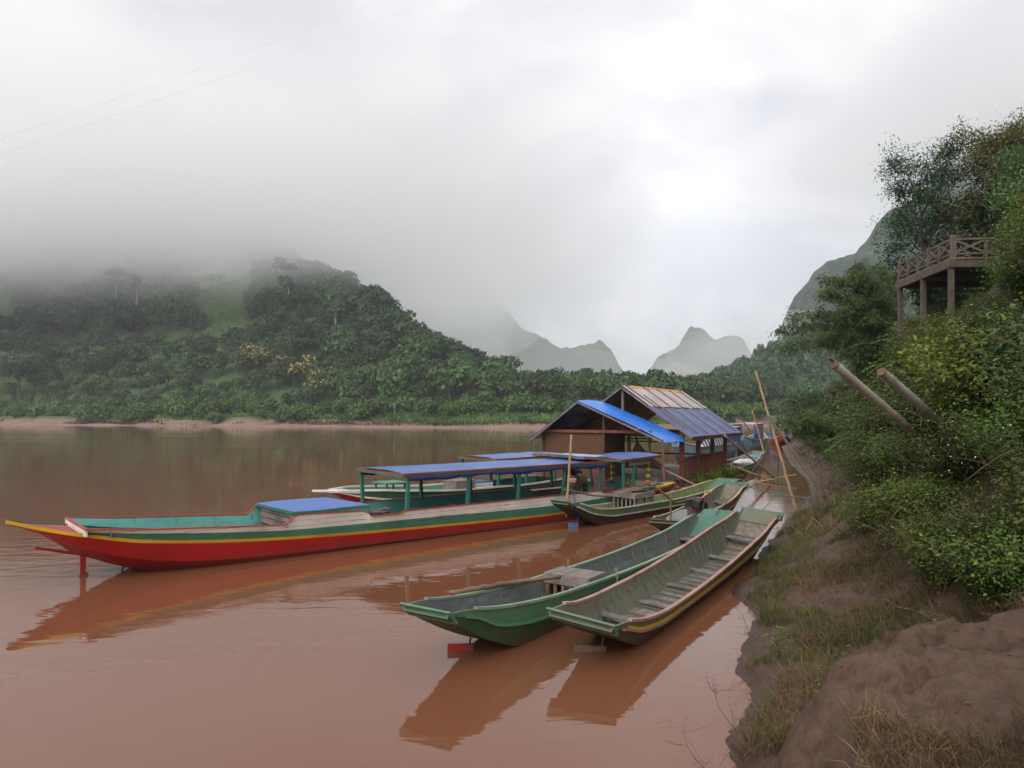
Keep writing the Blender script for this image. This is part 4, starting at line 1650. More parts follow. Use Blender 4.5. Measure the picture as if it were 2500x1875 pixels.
ztp = [(-6.6, .99), (-5.7, .90), (-3.74, .775), (-2.98, .72), (-2.76, .915), (-1.08, .86), (-.98, .71), (-.17, .715), (-.08, .765), (0, .765), (5.2, .765), (6.78, .775),
       (6.86, .70), (7.48, .71), (7.6, .75), (8.48, .81), (8.56, .75), (9.15, .78), (9.32, .88), (9.9, .93)]
zT = np.interp(SU, [a for a, _ in ztp], [c for _, c in ztp])
zG = curve([(-6.6, .93), (-5.7, .835), (-4, .68), (-2.5, .593), (0, .56), (5.2, .49), (7.6, .60), (9.9, .76)], SU)
zL = np.interp(SU, ST, zy) + .03
wL = np.interp(SU, ST, wY) - .004
flare = curve([(-6.6, 1.0), (-5.5, 1.07), (0, 1.1), (7, 1.06), (9, .88), (9.9, .70)], SU)
wT_ = np.maximum(wL + .01, flare)
fg = (zG - zL) / np.maximum(zT - zL, .01)
wG = wL + (wT_ - wL) * np.clip(fg, 0, 1)
for s in (-1, 1):
    b = MB()
    n = len(SU)
    for (z0, w0, z1, w1, mi) in ((zL, wL, zG, wG, 0), (zG, wG, np.maximum(zT, zG + .02), wT_, 1)):
        o = [[(SU[i], s * w0[i], z0[i]), (SU[i], s * w1[i], z1[i])] for i in range(n)]
        q = [[(SU[i], s * (w0[i] - .035), z0[i]), (SU[i], s * (w1[i] - .035), z1[i])] for i in range(n)]
        b.grid(o, mi, False, flip=(s > 0))
        b.grid(q, 2, False, flip=(s < 0))
    zt_ = np.maximum(zT, zG + .02)
    strip_along(b, SU, s * (wT_ - .017), zt_ + .008, .06, .022, 3)
    b.build('side_planking', [M['green'], M['white'], M['teal'], M['trim_red']], lb)
b = MB()
w = float(wT_[0])
b.box((-6.6, 0, .925), (.04, 2 * w - .04, .12), 0)
b.box((-6.6, 0, .992), (.06, 2 * w + .04, .02), 1)
b.build('transom', [M['white'], M['trim_red']], lb)
b = MB()
b.slab([[(x, -w, .13), (x, w, .13)] for x in np.linspace(-4.7, 9.2, 20) for w in (float(np.interp(x, ST, wM)) - .07,)], .03)
b.build('floor', M['dark_wood'], lb)
b = MB()
rows = []
for x in np.linspace(-7.5, -6.62, 8):
    w = float(np.interp(x, ST, wY)) - .05
    z = float(np.interp(x, ST, zy)) + .008
    rows.append([(x, -w, z), (x, 0, z), (x, w, z)])
b.slab(rows, .02)
b.build('stern_deck', M['trim_red'], lb)
for i, (m_, f0, f1) in enumerate((('yellow', -1, -.34), ('ramp_teal', -.34, -.05), ('yellow', -.05, .35), ('ramp_teal', .35, 1))):
    b = MB()
    rows = []
    for x in np.linspace(9.92, 11.72, 8):
        w = float(np.interp(x, ST, wY)) - .03
        z = float(np.interp(x, ST, zy)) + .05
        rows.append([(x, w * f0, z), (x, w * f1, z)])
    b.slab(rows, .03)
    b.build('bow_deck_board', M[m_], lb)
b = MB()
for x in np.arange(-6.2, -2.9, .82):
    for s in (-1, 1):
        w = float(np.interp(x, SU, wT_)) - .055
        z1 = float(np.interp(x, SU, zT))
        b.bar((x, s * (w - .03), z1 - .16), (x, s * w, z1 - .02), .03, .03, up=(1, 0, 0))
b.build('side_frame', M['teal'], lb)
# rudder, its skeg and the propeller strut under the stern
b = MB()
b.box((-6.48, 0, .20), (.10, .035, .42))
b.add([(-6.60, -.02, -.18), (-6.36, -.02, -.18), (-6.40, -.02, .06), (-6.55, -.02, .02), (-6.60, .02, -.18), (-6.36, .02, -.18), (-6.40, .02, .06), (-6.55, .02, .02)],
      [(0, 1, 2, 3), (7, 6, 5, 4), (0, 4, 5, 1), (1, 5, 6, 2), (2, 6, 7, 3), (3, 7, 4, 0)])
b.build('rudder', M['red'], lb)
b = MB()
b.bar((-6.5, 0, .40), (-7.25, -.06, .62), .05, .05)
b.build('tiller_bar', M['red'], lb)
b = MB()
b.tube([(-5.75, 0, .12), (-5.92, .0, -.14)], .02, 6)
b.build('propeller_strut', M['dark_wood'], lb)
# raised deck box behind the canopy
b = MB()
b.slab([[(x, y, .985 + .012 * math.sin(x * 3 + y)) for y in (-1.06, -.5, 0, .5, 1.06)] for x in (-2.78, -2.2, -1.6, -.98)], .05, 0, 1)
db = b.build('deck_hatch', [M['deck_blue'], M['brown_wood']], lb)
b = MB()
b.box((-1.88, -1.075, .945), (1.78, .02, .06))
b.box((-2.79, 0, .945), (.02, 2.08, .06))
b.build('hatch_trim', M['post_green'], db)
b = MB()
for k in range(3):
    b.box((-2.70, 0, .87 - .135 * k), (.03, 1.96, .115))
for y in (-.95, 0, .95):
    b.box((-2.67, y, .72), (.04, .06, .40))
b.build('box_front', M['grey_wood'], db)
# canopy
def roof(b, x0, x1, y0, z0, z1, camber, th, nx=40, ny=11, wr=.020, seed=1):
    P = []
    for x in np.linspace(x0, x1, nx):
        row = []
        for y in np.linspace(-y0, y0, ny):
            u = (x - x0) / (x1 - x0)
            z = z0 + (z1 - z0) * u + camber * (1 - (y / y0) ** 2) + wr * 2 * float(fbm(np.array([x * 1.7 + seed]), np.array([y * 3.5]), 3, seed)[0])
            row.append((x, y, z))
        P.append(row)
    b.slab(P, th, 0, 1)


def canopy(root, x0, x1, hw, z0, z1, posts, mats, camber=.05, post_w=.075, flap=True, seed=1, gz=.75, striped=None):
    b = MB()
    roof(b, x0, x1, hw, z0, z1, camber, .022, seed=seed)
    rf = b.build('canopy', [mats[0], M['dark_wood']], root)
    b = MB()
    for s in (-1, 1):
        b.bar((x0, s * hw, z0 - .012), (x1, s * hw, z1 - .012), .03, .04, 0)
        b.bar((x0, s * (hw - .02), z0 - .055), (x1, s * (hw - .02), z1 - .055), .035, .05, 1)
    for x, z in ((x0, z0), (x1, z1)):
        b.bar((x, -hw, z - .012), (x, hw, z - .012), .03, .036, 0)
        b.bar((x, -hw + .04, z - .055), (x, hw - .04, z - .055), .035, .048, 1)
    b.build('canopy_edge', [M['trim_red'], M['post_green']], rf)
    for x in posts:
        for s in (-1, 1):
            z = z0 + (z1 - z0) * (x - x0) / (x1 - x0)
            wl = float(np.interp(x, SU, wT_)) if root is lb else hw - .05
            st = striped and abs(x - striped) < .01
            b = MB()
            if not st:
                b.bar((x, s * (wl - .06), gz - .03), (x - .02 * s, s * (hw - .06), z - .08), post_w, post_w)
            else:
                zz = np.linspace(gz - .03, z - .08, 10)
                for q in range(9):
                    b.bar((x, s * (wl - .06), zz[q]), (x, s * (wl - .06), zz[q + 1]), post_w * 1.2, post_w * 1.6, q % 2)
            b.build('canopy_post', [M['post_green'], M['yellow']], root)
    b = MB()
    for x in np.linspace(x0 + .5, x1 - .5, max(3, int((x1 - x0) / .9))):
        z = z0 + (z1 - z0) * (x - x0) / (x1 - x0)
        b.bar((x, -hw + .05, z - .05), (x, hw - .05, z - .05), .04, .04)
    b.build('roof_beam', M['dark_wood'], rf)
    if flap:
        for s in (-1, 1):
            b = MB()
            P = []
            for x in np.linspace(x0 + .12, x1 - .1, 40):
                z = z0 + (z1 - z0) * (x - x0) / (x1 - x0)
                sag = .02 * math.sin(x * 2.1) + .015 * math.sin(x * 7.3) + .02 * random.random()
                P.append([(x, s * (hw - .015), z - .075), (x, s * (hw + .012), z - .11 - sag * .5), (x, s * (hw - .01), z - .165 - sag), (x, s * (hw - .05), z - .16 - sag), (x, s * (hw - .06), z - .08)])
            b.grid(P, 0, True)
            b.build('rolled_tarp', M['blue_flap'], rf)
    return rf


canopy(lb, -.12, 7.0, 1.15, 1.65, 1.655, (0, 1.8, 3.5, 5.2, 6.74), [M['blue_roof']], seed=3)
canopy(lb, 7.85, 9.78, .98, 1.655, 1.74, (7.92, 8.45, 9.35), [M['blue_deep']], flap=False, seed=5, striped=9.35)
b = MB()
roof(b, 5.98, 7.02, 1.12, 1.83, 1.79, .03, .085, 14, 13, .03, 8)
b.build('roof_hatch', [M['blue_pale'], M['brown_wood']], lb)
b = MB()
b.bar((8.2, -.93, 1.50), (9.25, -.90, 1.55), .02, .14)
b.build('sign_plank', M['brown_wood'], lb)
b = MB()
b.ring((8.95, -.15, .92), .21, .016, 'X', 24)
for a in (0, 2.1, 4.2):
    b.tube([(8.95, -.15, .92), (8.95, -.15 + .2 * math.cos(a), .92 + .2 * math.sin(a))], .01, 5)
b.tube([(8.95, -.15, .92), (9.3, -.15, .75)], .02, 6)
b.build('steering_wheel', M['dark_wood'], lb)
b = MB()
b.box((8.35, .25, .62), (.5, .5, .08), 0)
b.box((8.12, .25, .95), (.06, .5, .62), 0, M=Matrix.Rotation(R(-10), 3, 'Y'))
b.build('helm_seat', M['net'], lb)
b = MB()
for k in range(4):
    for s in (-1, 1):
        b.box((1.2 + 1.25 * k, s * .5, .40), (.08, .62, .34))
        b.box((1.45 + 1.25 * k, s * .5, .42), (.42, .66, .04))
b.build('bench', M['teal_dark'], lb)
b = MB()
b.box((6.35, .75, .72), (1.3, .3, .035), 0)
b.box((6.35, .60, .69), (1.3, .02, .09), 1)
b.build('side_shelf', [M['white'], M['trim_red']], lb)
b = MB()
for k in range(9):
    a = random.random() * 6.28
    b.tube([(-.55 + .3 * math.cos(a + q * .7) * random.uniform(.5, 1.1), -.72 + .14 * math.sin(a + q * .7), .60 + .05 * random.random() + .02 * k) for q in range(7)], .035, 6)
o = b.build('rope_bundle', M['rope_grey'])
o.location, o.rotation_euler = A0, (0, 0, ROT)
tag(o, 'heap of grey rope stowed in the side opening behind the blue deck hatch', 'rope')
b = MB()
b.tube([(10.05, -.35, .68), (10.2, -.52, .70), (10.5, -.5, .71), (10.6, -.3, .72), (10.3, -.22, .70), (10.0, -.3, .69), (10.2, -.45, .71), (10.45, -.42, .72)], .016, 6)
o = b.build('mooring_rope', M['rope'])
o.location, o.rotation_euler = A0, (0, 0, ROT)
tag(o, 'coil of teal mooring rope on the yellow bow deck of the long boat', 'rope')

# ------------------------------------------------------------------ second long boat behind
off2 = Vector((-0.652, 0.758, 0)) * 3.02
b2 = empty('longboat', A0 + off2, (0, 0, ROT), 'green and white long boat with blue canopy lying behind the nearest long boat', 'boat')
S2 = np.linspace(.15, 8.6, 34)
k2 = curve([(.15, .84), (.8, .45), (1.8, .0), (2.6, -.12), (7, -.12), (8.6, .1)], S2)
r2 = curve([(.15, .88), (.9, .70), (2, .56), (4, .42), (8.6, .45)], S2)
t2 = curve([(.15, .90), (.9, .90), (2, .84), (4, .74), (6, .74), (8.6, .82)], S2)
w2k = curve([(.15, .15), (1.5, .35), (3, .62), (7, .62), (8.6, .4)], S2)
w2r = curve([(.15, .22), (1.2, .62), (3, .88), (7, .88), (8.6, .7)], S2)
w2t = curve([(.15, .26), (1.2, .75), (3, 1.0), (7, 1.0), (8.6, .8)], S2)
hull_mesh('hull', S2, [k2, r2, t2], [w2k, w2r, w2t], [0, 1], (2, 3), .035, [M['red'], M['green'], M['green'], M['dark_wood']], b2)
b = MB()
for s in (-1, 1):
    strip_along(b, S2, s * (w2t - .01), t2 + .015, .075, .05)
    strip_along(b, S2, s * (w2r + .008), r2 + .01, .03, .05)
b.build('gunwale', M['white'], b2)
b = MB()
b.slab([[(-.45, -.06, .97), (-.45, .06, .97)], [(.0, -.2, .93), (.0, .2, .93)], [(.7, -.55, .885), (.7, .55, .885)]], .05)
b.build('end_plank', M['white'], b2)
canopy(b2, 5.25, 8.4, 1.03, 1.64, 1.68, (5.4, 6.6, 7.9), [M['blue_roof']], flap=False, seed=11)
b = MB()
for x in (1.7, 2.3):
    for s in (-1, 1):
        b.bar((x, s * .32, .35), (x, s * .32, 1.02), .05, .05)
b.box((2.0, 0, 1.03), (.8, .85, .045))
b.build('engine_frame', M['green'], b2)
for (x, col, lab, sz) in ((4.35, 'grey_wood', 'grey wooden box lying in the second long boat', (.7, .7, .5)), (5.1, 'white', 'white cool box with blue cloth in the second long boat', (.75, .6, .42))):
    t = empty('storage_box', on(b2, x, -.25, .46), (0, 0, ROT), lab, 'box')
    bb_ = MB()
    for s in (-1, 1):
        bb_.box((0, s * sz[1] / 2, sz[2] / 2), (sz[0], .03, sz[2]))
        bb_.box((s * (sz[0] / 2 + .002), 0, sz[2] / 2), (.03, sz[1] - .04, sz[2] - .004))
    bb_.box((0, 0, .02), (sz[0] - .04, sz[1] - .04, .03))
    bb_.build('box_body', M[col], t)
    bb_ = MB()
    bb_.slab([[(-sz[0] / 2 - .03, -sz[1] / 2 - .02, sz[2] + .03), (-sz[0] / 2 - .03, sz[1] / 2 + .02, sz[2] + .03)], [(sz[0] / 2 + .03, -sz[1] / 2 - .02, sz[2] + .035), (sz[0] / 2 + .03, sz[1] / 2 + .02, sz[2] + .035)]], .03)
    bb_.build('lid', M['grey_wood'] if col == 'grey_wood' else M['blue_steel'], t)

# ------------------------------------------------------------------ floating hut and pavilion
RH = R(60)        # heading of the ridges, from +X
ux, vx = Vector((math.cos(RH), math.sin(RH), 0)), Vector((-math.sin(RH), math.cos(RH), 0))   # along the ridge / to the left
HC = Vector((5.59, 26.5, 0))                                  # right front eave corner
hut = empty('floating_hut', HC, (0, 0, RH), 'dark floating hut with woven bamboo wall and bright blue tarpaulin roof', 'hut')


def woven_mat():
    m, nt, bs, N, L = new_mat('woven_bamboo')
    tc = N('ShaderNodeTexCoord')
    mp = N('ShaderNodeMapping')
    mp.inputs['Rotation'].default_value = (0.0, 0.0, 0)
    L(tc.outputs['Object'], mp.inputs[0])
    ws = []
    for ax in ('Y', 'Z'):
        w_ = N('ShaderNodeTexWave')
        w_.wave_type = 'BANDS'
        w_.bands_direction = ax
        w_.inputs['Scale'].default_value = 5.5
        w_.inputs['Distortion'].default_value = 1.2
        w_.inputs['Detail'].default_value = 2
        L(mp.outputs[0], w_.inputs[0])
        ws.append(w_.outputs['Fac'])
    ml = N('ShaderNodeMath')
    ml.operation = 'MULTIPLY'
    L(ws[0], ml.inputs[0])
    L(ws[1], ml.inputs[1])
    n = noise_tex(N, L, 2.5, 6, .7)
    c = mixc(N, L, ml.outputs[0], (0.075, 0.028, 0.014), (0.19, 0.080, 0.040))
    c = mixc(N, L, ramp2(N, L, n, .35, .8), c, (0.10, 0.048, 0.026))
    L(c, bs.inputs['Base Color'])
    bs.inputs['Roughness'].default_value = .8
    bump(N, L, bs, ml.outputs[0], .6, .012)
    return m


M['woven'] = woven_mat()
HD, W_R, W_P = 2.6, 0.0, 3.47                                     # depth, right eave, peak position (leftwards)
ZE, ZP, ZL, W_L = 2.10, 3.60, 2.05, 5.60
FL = 0.50
b = MB()
rows = []
for i in range(9):
    x = -.02 + (HD + .1) * i / 8
    row = []
    for j in range(13):
        u = j / 12
        y = W_R - .1 + (W_P - W_R + .1) * u
        z = ZE - .06 + (ZP - ZE + .06) * u + .03 + .02 * math.sin(x * 2.3 + u * 5) + .018 * random.random()
        if j == 0:
            z -= .05 + .05 * random.random()
        row.append((x, y, z))
    rows.append(row)
b.slab(rows, .015)
b.build('right_roof', M['blue_bright'], hut)
b = MB()
b.slab([[(x, W_P + (W_L - W_P) * u, ZP + .03 + (ZL - ZP) * u) for u in (0, .5, 1)] for x in (-.02, 1.3, HD + .05)], .02)
b.build('left_roof', M['blue_deep'], hut)
for x in (0.0, HD):
    for y0, z0, y1 in ((W_R - .05, ZE - .10, W_P + .03), (W_L, ZL - .07, W_P - .03)):
        b = MB()
        b.bar((x, y0, z0), (x, y1, ZP - .035), .06, .13, up=(1, 0, 0))
        b.build('barge_board', M['grey_wood'], hut)
b = MB()
for y, z in ((.9, 2.42), (1.8, 2.80), (2.7, 3.19), (4.2, 3.02), (4.95, 2.49)):
    b.bar((0.03, y, z), (HD, y, z), .05, .05)
b.build('purlin', M['dark_wood'], hut)
wx = .42
b = MB()
b.slab([[(wx, y, 2.36) for y in (2.53, 3.4, 4.3, 5.19)], [(wx + .03, y, 2.36) for y in (2.53, 3.4, 4.3, 5.19)]], 2.36 - FL)
b.build('front_wall', M['woven'], hut)
b = MB()
b.slab([[(x, 2.50, 2.36) for x in (wx + .03, 1.4, HD)], [(x, 2.53, 2.36) for x in (wx + .03, 1.4, HD)]], 2.36 - FL)
b.slab([[(x, 5.16, 2.30) for x in (wx + .03, 1.4, HD)], [(x, 5.19, 2.30) for x in (wx + .03, 1.4, HD)]], 2.30 - FL)
b.slab([[(HD - .03, y, 2.36) for y in (2.53, 5.16)], [(HD, y, 2.36) for y in (2.53, 5.16)]], 2.36 - FL)
b.build('side_wall', M['woven'], hut)
for (x, y, z0, z1) in ((wx - .04, 2.52, FL, 3.16), (wx - .04, 5.2, FL, 2.34), (wx - .02, 3.95, 2.36, 2.40)):
    if z1 - z0 < .3:
        continue
    b = MB()
    b.bar((x, y, z0), (x, y, z1), .085, .085)
    b.build('post', M['dark_wood'], hut)
b = MB()
b.bar((wx - .06, .55, 2.40), (wx - .06, 5.3, 2.40), .07, .11)
b.build('tie_beam', M['red_wood'], hut)
for y in (.68,):
    b = MB()
    b.bar((wx, y, FL), (wx, y, 2.36), .09, .09)
    b.build('post', M['dark_wood'], hut)
b = MB()
b.bar((-.05, .02, 2.12), (-1.05, -.38, .30), .09, .09)
b.build('leaning_post', M['dark_wood'], hut)
b = MB()
b.slab([[(1.2, 3.4, 2.95), (1.2, 4.3, 2.40)], [(1.9, 3.4, 2.90), (1.9, 4.3, 2.38)]], .02)
b.build('hanging_tarp', M['blue_flap'], hut)
b = MB()
for k in range(2):
    b.box((wx - .05, 3.85, FL - .02 - .11 * k), (.03, 2.9, .035), 0)
for k in range(26):
    b.bar((wx - .08, 2.45 + .11 * k, FL - .14), (wx - .08, 2.52 + .11 * k, FL + .0), .012, .02, 0)
b.build('floor_lattice', M['pale_rail'], hut)
# raft under both roofs
raft = empty('bamboo_raft', HC, (0, 0, RH), 'floating raft of bamboo poles and planks carrying the hut and the pavilion', 'raft')
b = MB()
b.box((1.6, 3.0, FL - .09), (2.5, 5.4, .06))
b.build('deck', M['brown_wood'], raft)
b = MB()
b.box((7.1, 2.3, FL - .09), (8.3, 5.6, .06))
b.build('deck', M['pale_rail'], raft)  # pale colour stands in for bright water reflections seen between the railing slats
for k in range(17):
    b = MB()
    y = -.62 + .36 * k
    b.tube([(-.1 + .25 * random.random(), y, .10 + .05 * random.random()), (11.6 + .4 * random.random(), y + .05, .08)], .11 + .03 * random.random(), 10)
    b.build('float_pole', M['pole'] if k < 4 else M['brown_wood'], raft)
b = MB()
for x in np.linspace(.5, 11, 8):
    b.bar((x, -.5, .27), (x, 5.0, .27), .12, .1)
    for y in (-.3, 2.2, 4.8):
        b.bar((x, y, .2), (x, y, FL - .12), .08, .08)
b.build('cross_beam', M['dark_wood'], raft)

# pavilion
PC = Vector((7.14, 28.6, 0))
pav = empty('floating_pavilion', PC, (0, 0, RH), 'open floating pavilion with slate blue and greyed orange tarpaulin roof and red slatted railing', 'pavilion')
HW, PL, PE, PP = 2.92, 8.9, 2.20, 4.26
b = MB()
rows = []
for i in range(19):
    x = -.05 + (PL + .05) * i / 18
    rows.append([(x, HW * u, PE + (PP - PE) * u + .015 * math.sin(x * 5) + .03 * float(fbm(np.array([x * 1.3]), np.array([u * 4]), 3, 6)[0])) for u in np.linspace(-.02, .60, 9)])
b.slab(rows, .03)
b.build('blue_roof_sheet', M['blue_slate'], pav)
b = MB()
rows = []
for i in range(25):
    x = .02 + (PL - .15) * i / 24
    lo = .555 + .012 * math.sin(x * 3.1) + .01 * random.random()
    rows.append([(x, HW * u, PE + (PP - PE) * u + .035 + .012 * math.sin(x * 4) + .02 * random.random() * (u < .6)) for u in np.linspace(lo, 1.0, 7)])
b.slab(rows, .02)
b.build('orange_roof_sheet', M['orange_tarp'], pav)
b = MB()
rows = []
for i in range(30):
    x = .9 + (PL - 1.2) * i / 29
    rows.append([(x, HW * .955 + .03 * random.random(), PE + (PP - PE) * .955 + .06), (x, HW, PP + .055 + .02 * random.random()), (x, HW + .06, PP + .02)])
b.slab(rows, .012)
b.build('ridge_edge', M['orange_edge'], pav)
b = MB()
b.slab([[(x, HW + HW * u, PP + (PE - PP) * u) for u in (0, .5, 1.02)] for x in (-.05, 3, 6, PL)], .03)
b.build('left_roof_sheet', M['brown_wood'], pav)
for k, x in enumerate((.35, 1.0, 2.55, 4.3, 6.1, 7.9)):
    b = MB()
    u0, u1 = ((.10, 1.02), (.02, .80), (.0, 1.0), (-.02, .98), (.0, .97), (.0, .98))[k]
    b.bar((x + .15 * (k < 2), HW * u0, PE + (PP - PE) * u0 + .065), (x, HW * u1, PE + (PP - PE) * u1 + .075), .05, .03)
    b.build('roof_batten', M['dark_pole'], pav)
for x in (-.03, PL):
    for y in (-.06, 2 * HW + .06):
        b = MB()
        b.bar((x, y, PE - .09), (x, HW, PP - .07), .05, .12, up=(1, 0, 0))
        b.build('barge_board', M['grey_wood'], pav)
b = MB()
b.bar((0, -.06, PE - .10), (PL, -.06, PE - .10), .05, .16)
b.build('eave_board', M['dark_wood'], pav)
b = MB()
for x in np.linspace(.6, PL - .3, 6):
    for s in (0, 1):
        y0, y1 = (.05, HW) if s == 0 else (2 * HW - .05, HW)
        b.bar((x, y0, PE - .06), (x, y1, PP - .10), .05, .08, up=(1, 0, 0))
    b.bar((x, .3, PE + .05), (x, 2 * HW - .3, PE + .05), .06, .09)
for u in (.3, .6, .85):
    b.bar((.05, HW * u, PE + (PP - PE) * u - .06), (PL, HW * u, PE + (PP - PE) * u - .06), .04, .05)
b.build('roof_frame', M['brown_wood'], pav)
b = MB()
b.bar((.1, HW, PE + .1), (.1, HW, PP - .1), .10, .10)
b.build('king_post', M['brown_wood'], pav)
for i, x in enumerate((.18, 2.55, 4.95, 7.35)):
    for y in (.42, 2 * HW - .45):
        b = MB()
        b.bar((x, y, FL - .25), (x, y, PE + .18), .16, .16)
        b.build('post', M['dark_wood'] if y > 1 else M['red_wood'], pav)
def railing(y, x0, x1):
    b = MB()
    b.bar((x0, y, FL + .78), (x1, y, FL + .78), .06, .07)
    b.bar((x0, y, FL + .02), (x1, y, FL + .02), .06, .09)
    n = int((x1 - x0) / .155)
    for k in range(1, n):
        x = x0 + (x1 - x0) * k / n
        b.box((x, y, FL + .41), (.078, .025, .72))
    return b.build('railing', M['red_wood'], pav)
railing(.42, .26, 2.47)
railing(.42, 2.63, 4.87)
railing(.42, 5.03, 7.27)
b = MB()
for k in range(3):
    b.bar((.2, .6 + .02 * k, 1.95 + .12 * k), (.2, 2 * HW - .6, 1.95 + .12 * k), .04, .05)
b.bar((7.3, .5, FL + .6), (7.3, 5.3, FL + .6), .06, .08)
b.build('inner_rail', M['dark_wood'], pav)
# weeds growing on the raft edge
def grass_tuft(name, label, group, seed, n, h, mat, spread=.35):
    r = np.random.default_rng(seed)
    a = r.random(n) * 6.28
    q = r.random(n) ** .7 * spread
    P = np.stack([q * np.cos(a), q * np.sin(a), np.zeros(n)], 1)
    D = np.stack([np.cos(a) * .7 * r.random(n), np.sin(a) * .7 * r.random(n), np.ones(n)], 1) + rand_dirs(r, n) * .25
    L_ = h * (.5 + .7 * r.random(n))
    V, Fq = leaves(P, D, rand_dirs(r, n), L_, .035 + .03 * r.random(n), .1)
    o = link(name, np_mesh(name, V, Fq), mat)
    return tag(o, label, 'plant', group)


tuft = grass_tuft('raft_weed', 'tuft of green weed growing on the edge of the bamboo raft', 'weeds on the raft edge', 41, 150, .5, M['lf_bright'])
for k, (x, y, s) in enumerate(((3.1, -.55, 1.0), (4.3, -.6, 1.2), (5.1, -.55, .9), (6.6, -.6, 1.25), (7.6, -.6, .9), (9.4, -.75, .8), (2.3, -.7, .7), (10.6, .1, .8))):
    p = on(raft, x, y, .2)
    if k == 0:
        tuft.location = p
    else:
        dup(tuft, p, k * 1.3, s)
# fishing net hung on a frame behind the hut, and the plain railing beside it
fn = empty('fishing_net', on(hut, 1.9, 1.75, FL), (0, 0, RH), 'reddish brown fishing net hung up as a tent between the hut and the pavilion', 'net')
b = MB()
P = []
for i in range(8):
    u = i / 7
    P.append([(1.1 * u ** 1.5 * math.cos(a) * .8, -1.2 * u ** 1.6 * math.sin(a) - .2 * u + .1 * math.sin(a * 5) * u, 1.78 - 1.45 * u ** .75 + .03 * math.sin(a * 9)) for a in np.linspace(-1.7, 1.9, 15)])
b.grid(P, 0, True)
b.build('netting', M['net'], fn)
b = MB()
b.tube([(0, 0, -.1), (0, 0, 1.86)], .03, 6)
b.build('net_pole', M['dark_pole'], fn)
# low fence at the raft edge
rf_ = empty('raft_fence', on(hut, 1.9, -.2, FL), (0, 0, RH), 'low dark timber fence at the edge of the raft beside the brown net', 'fence')
b = MB()
for x in (0, .55):
    b.bar((x, 0, -.3), (x, 0, .78), .07, .07)
b.build('post', M['dark_wood'], rf_)
b = MB()
b.bar((-.5, 0, .76), (.6, 0, .76), .05, .06)
b.bar((-.6, 0, .0), (3.2, 0, .0), .05, .06)
b.build('rail', M['dark_wood'], rf_)

# ------------------------------------------------------------------ person bending over in the long boat
def person():
    root = empty('person', on(lb, 7.18, .10, .15), (0, 0, ROT), 'person in dark blue shirt and khaki trousers bending over inside the long boat', 'person')

    def skin_mesh(name, verts, edges, radii, mat, subdiv=2, r0=0):
        me = bpy.data.meshes.new(name)
        me.from_pydata(verts, edges, [])
        o = bpy.data.objects.new(name, me)
        COL.objects.link(o)
        o.modifiers.new('skin', 'SKIN')
        sd = me.skin_vertices[0].data
        for i, r_ in enumerate(radii):
            sd[i].radius = r_ if isinstance(r_, tuple) else (r_, r_)
            sd[i].use_root = (i == r0)
        sub = o.modifiers.new('sub', 'SUBSURF')
        sub.levels = sub.render_levels = subdiv
        dg = bpy.context.evaluated_depsgraph_get()
        new = bpy.data.meshes.new_from_object(o.evaluated_get(dg))
        bpy.data.objects.remove(o)
        for p in new.polygons:
            p.use_smooth = True
        new.name = name
        return link(name, new, mat, root)
    # body: pelvis at hip height, trunk bent forward away from the viewer, arms hanging
    hip, chest, neck, head = (0, 0, .88), (.02, .38, 1.12), (.03, .55, 1.14), (.04, .70, 1.05)
    V = [hip, (.01, .19, 1.03), chest, neck, head,
         (-.14, 0, .84), (-.19, .06, .46), (-.24, -.03, .07), (-.25, .12, .02),
         (.14, 0, .84), (.20, .06, .46), (.27, -.03, .07), (.28, .12, .02),
         (-.20, .46, 1.11), (-.29, .42, .84), (-.25, .55, .60),
         (.22, .46, 1.10), (.34, .48, .85), (.30, .62, .62)]
    E = [(0, 1), (1, 2), (2, 3), (3, 4), (0, 5), (5, 6), (6, 7), (7, 8), (0, 9), (9, 10), (10, 11), (11, 12), (2, 13), (13, 14), (14, 15), (2, 16), (16, 17), (17, 18)]
    Rr = [.13, .13, .14, .055, .095, .095, .065, .042, .04, .095, .065, .042, .04, .065, .045, .033, .065, .045, .033]
    skin_mesh('body', V, E, Rr, M['skin'])
    skin_mesh('trousers', [(0, .0, .90), (0, .10, .97), (-.14, 0, .82), (-.19, .06, .47), (-.225, -.01, .20), (.14, 0, .82), (.20, .06, .47), (.25, -.01, .22)],
              [(0, 1), (0, 2), (2, 3), (3, 4), (0, 5), (5, 6), (6, 7)], [.158, .145, .125, .10, .095, .125, .10, .095], M['khaki'])
    skin_mesh('shirt', [(.0, .08, .96), (.015, .2, 1.05), (.02, .38, 1.13), (.03, .50, 1.14), (-.19, .45, 1.11), (-.26, .43, .95), (.21, .45, 1.10), (.29, .47, .95)],
              [(0, 1), (1, 2), (2, 3), (2, 4), (4, 5), (2, 6), (6, 7)], [.150, .155, .165, .08, .09, .075, .09, .075], M['shirt'])
    skin_mesh('hair', [(.04, .68, 1.09), (.04, .73, 1.06)], [(0, 1)], [.10, .085], M['hair'])
    for nm, w, sg in (('hand', Vector((-.25, .55, .60)), -1), ('hand', Vector((.30, .62, .62)), 1)):
        vs, es, rs = [w, w + Vector((0, .03, -.07))], [(0, 1)], [.026, .030]
        for k in range(4):
            base = w + Vector((-.027 + .018 * k, .035, -.085))
            ln = (.065, .078, .074, .058)[k]
            i = len(vs)
            vs += [base, base + Vector((0, .012, -ln * .5)), base + Vector((0, -.006, -ln))]
            es += [(1, i), (i, i + 1), (i + 1, i + 2)]
            rs += [.010, .009, .007]
        i = len(vs)
        vs += [w + Vector((sg * -.032, .02, -.03)), w + Vector((sg * -.055, .03, -.075))]
        es += [(0, i), (i, i + 1)]
        rs += [.011, .009]
        skin_mesh(nm, [tuple(v) for v in vs], es, rs, M['skin'], 1)


person()

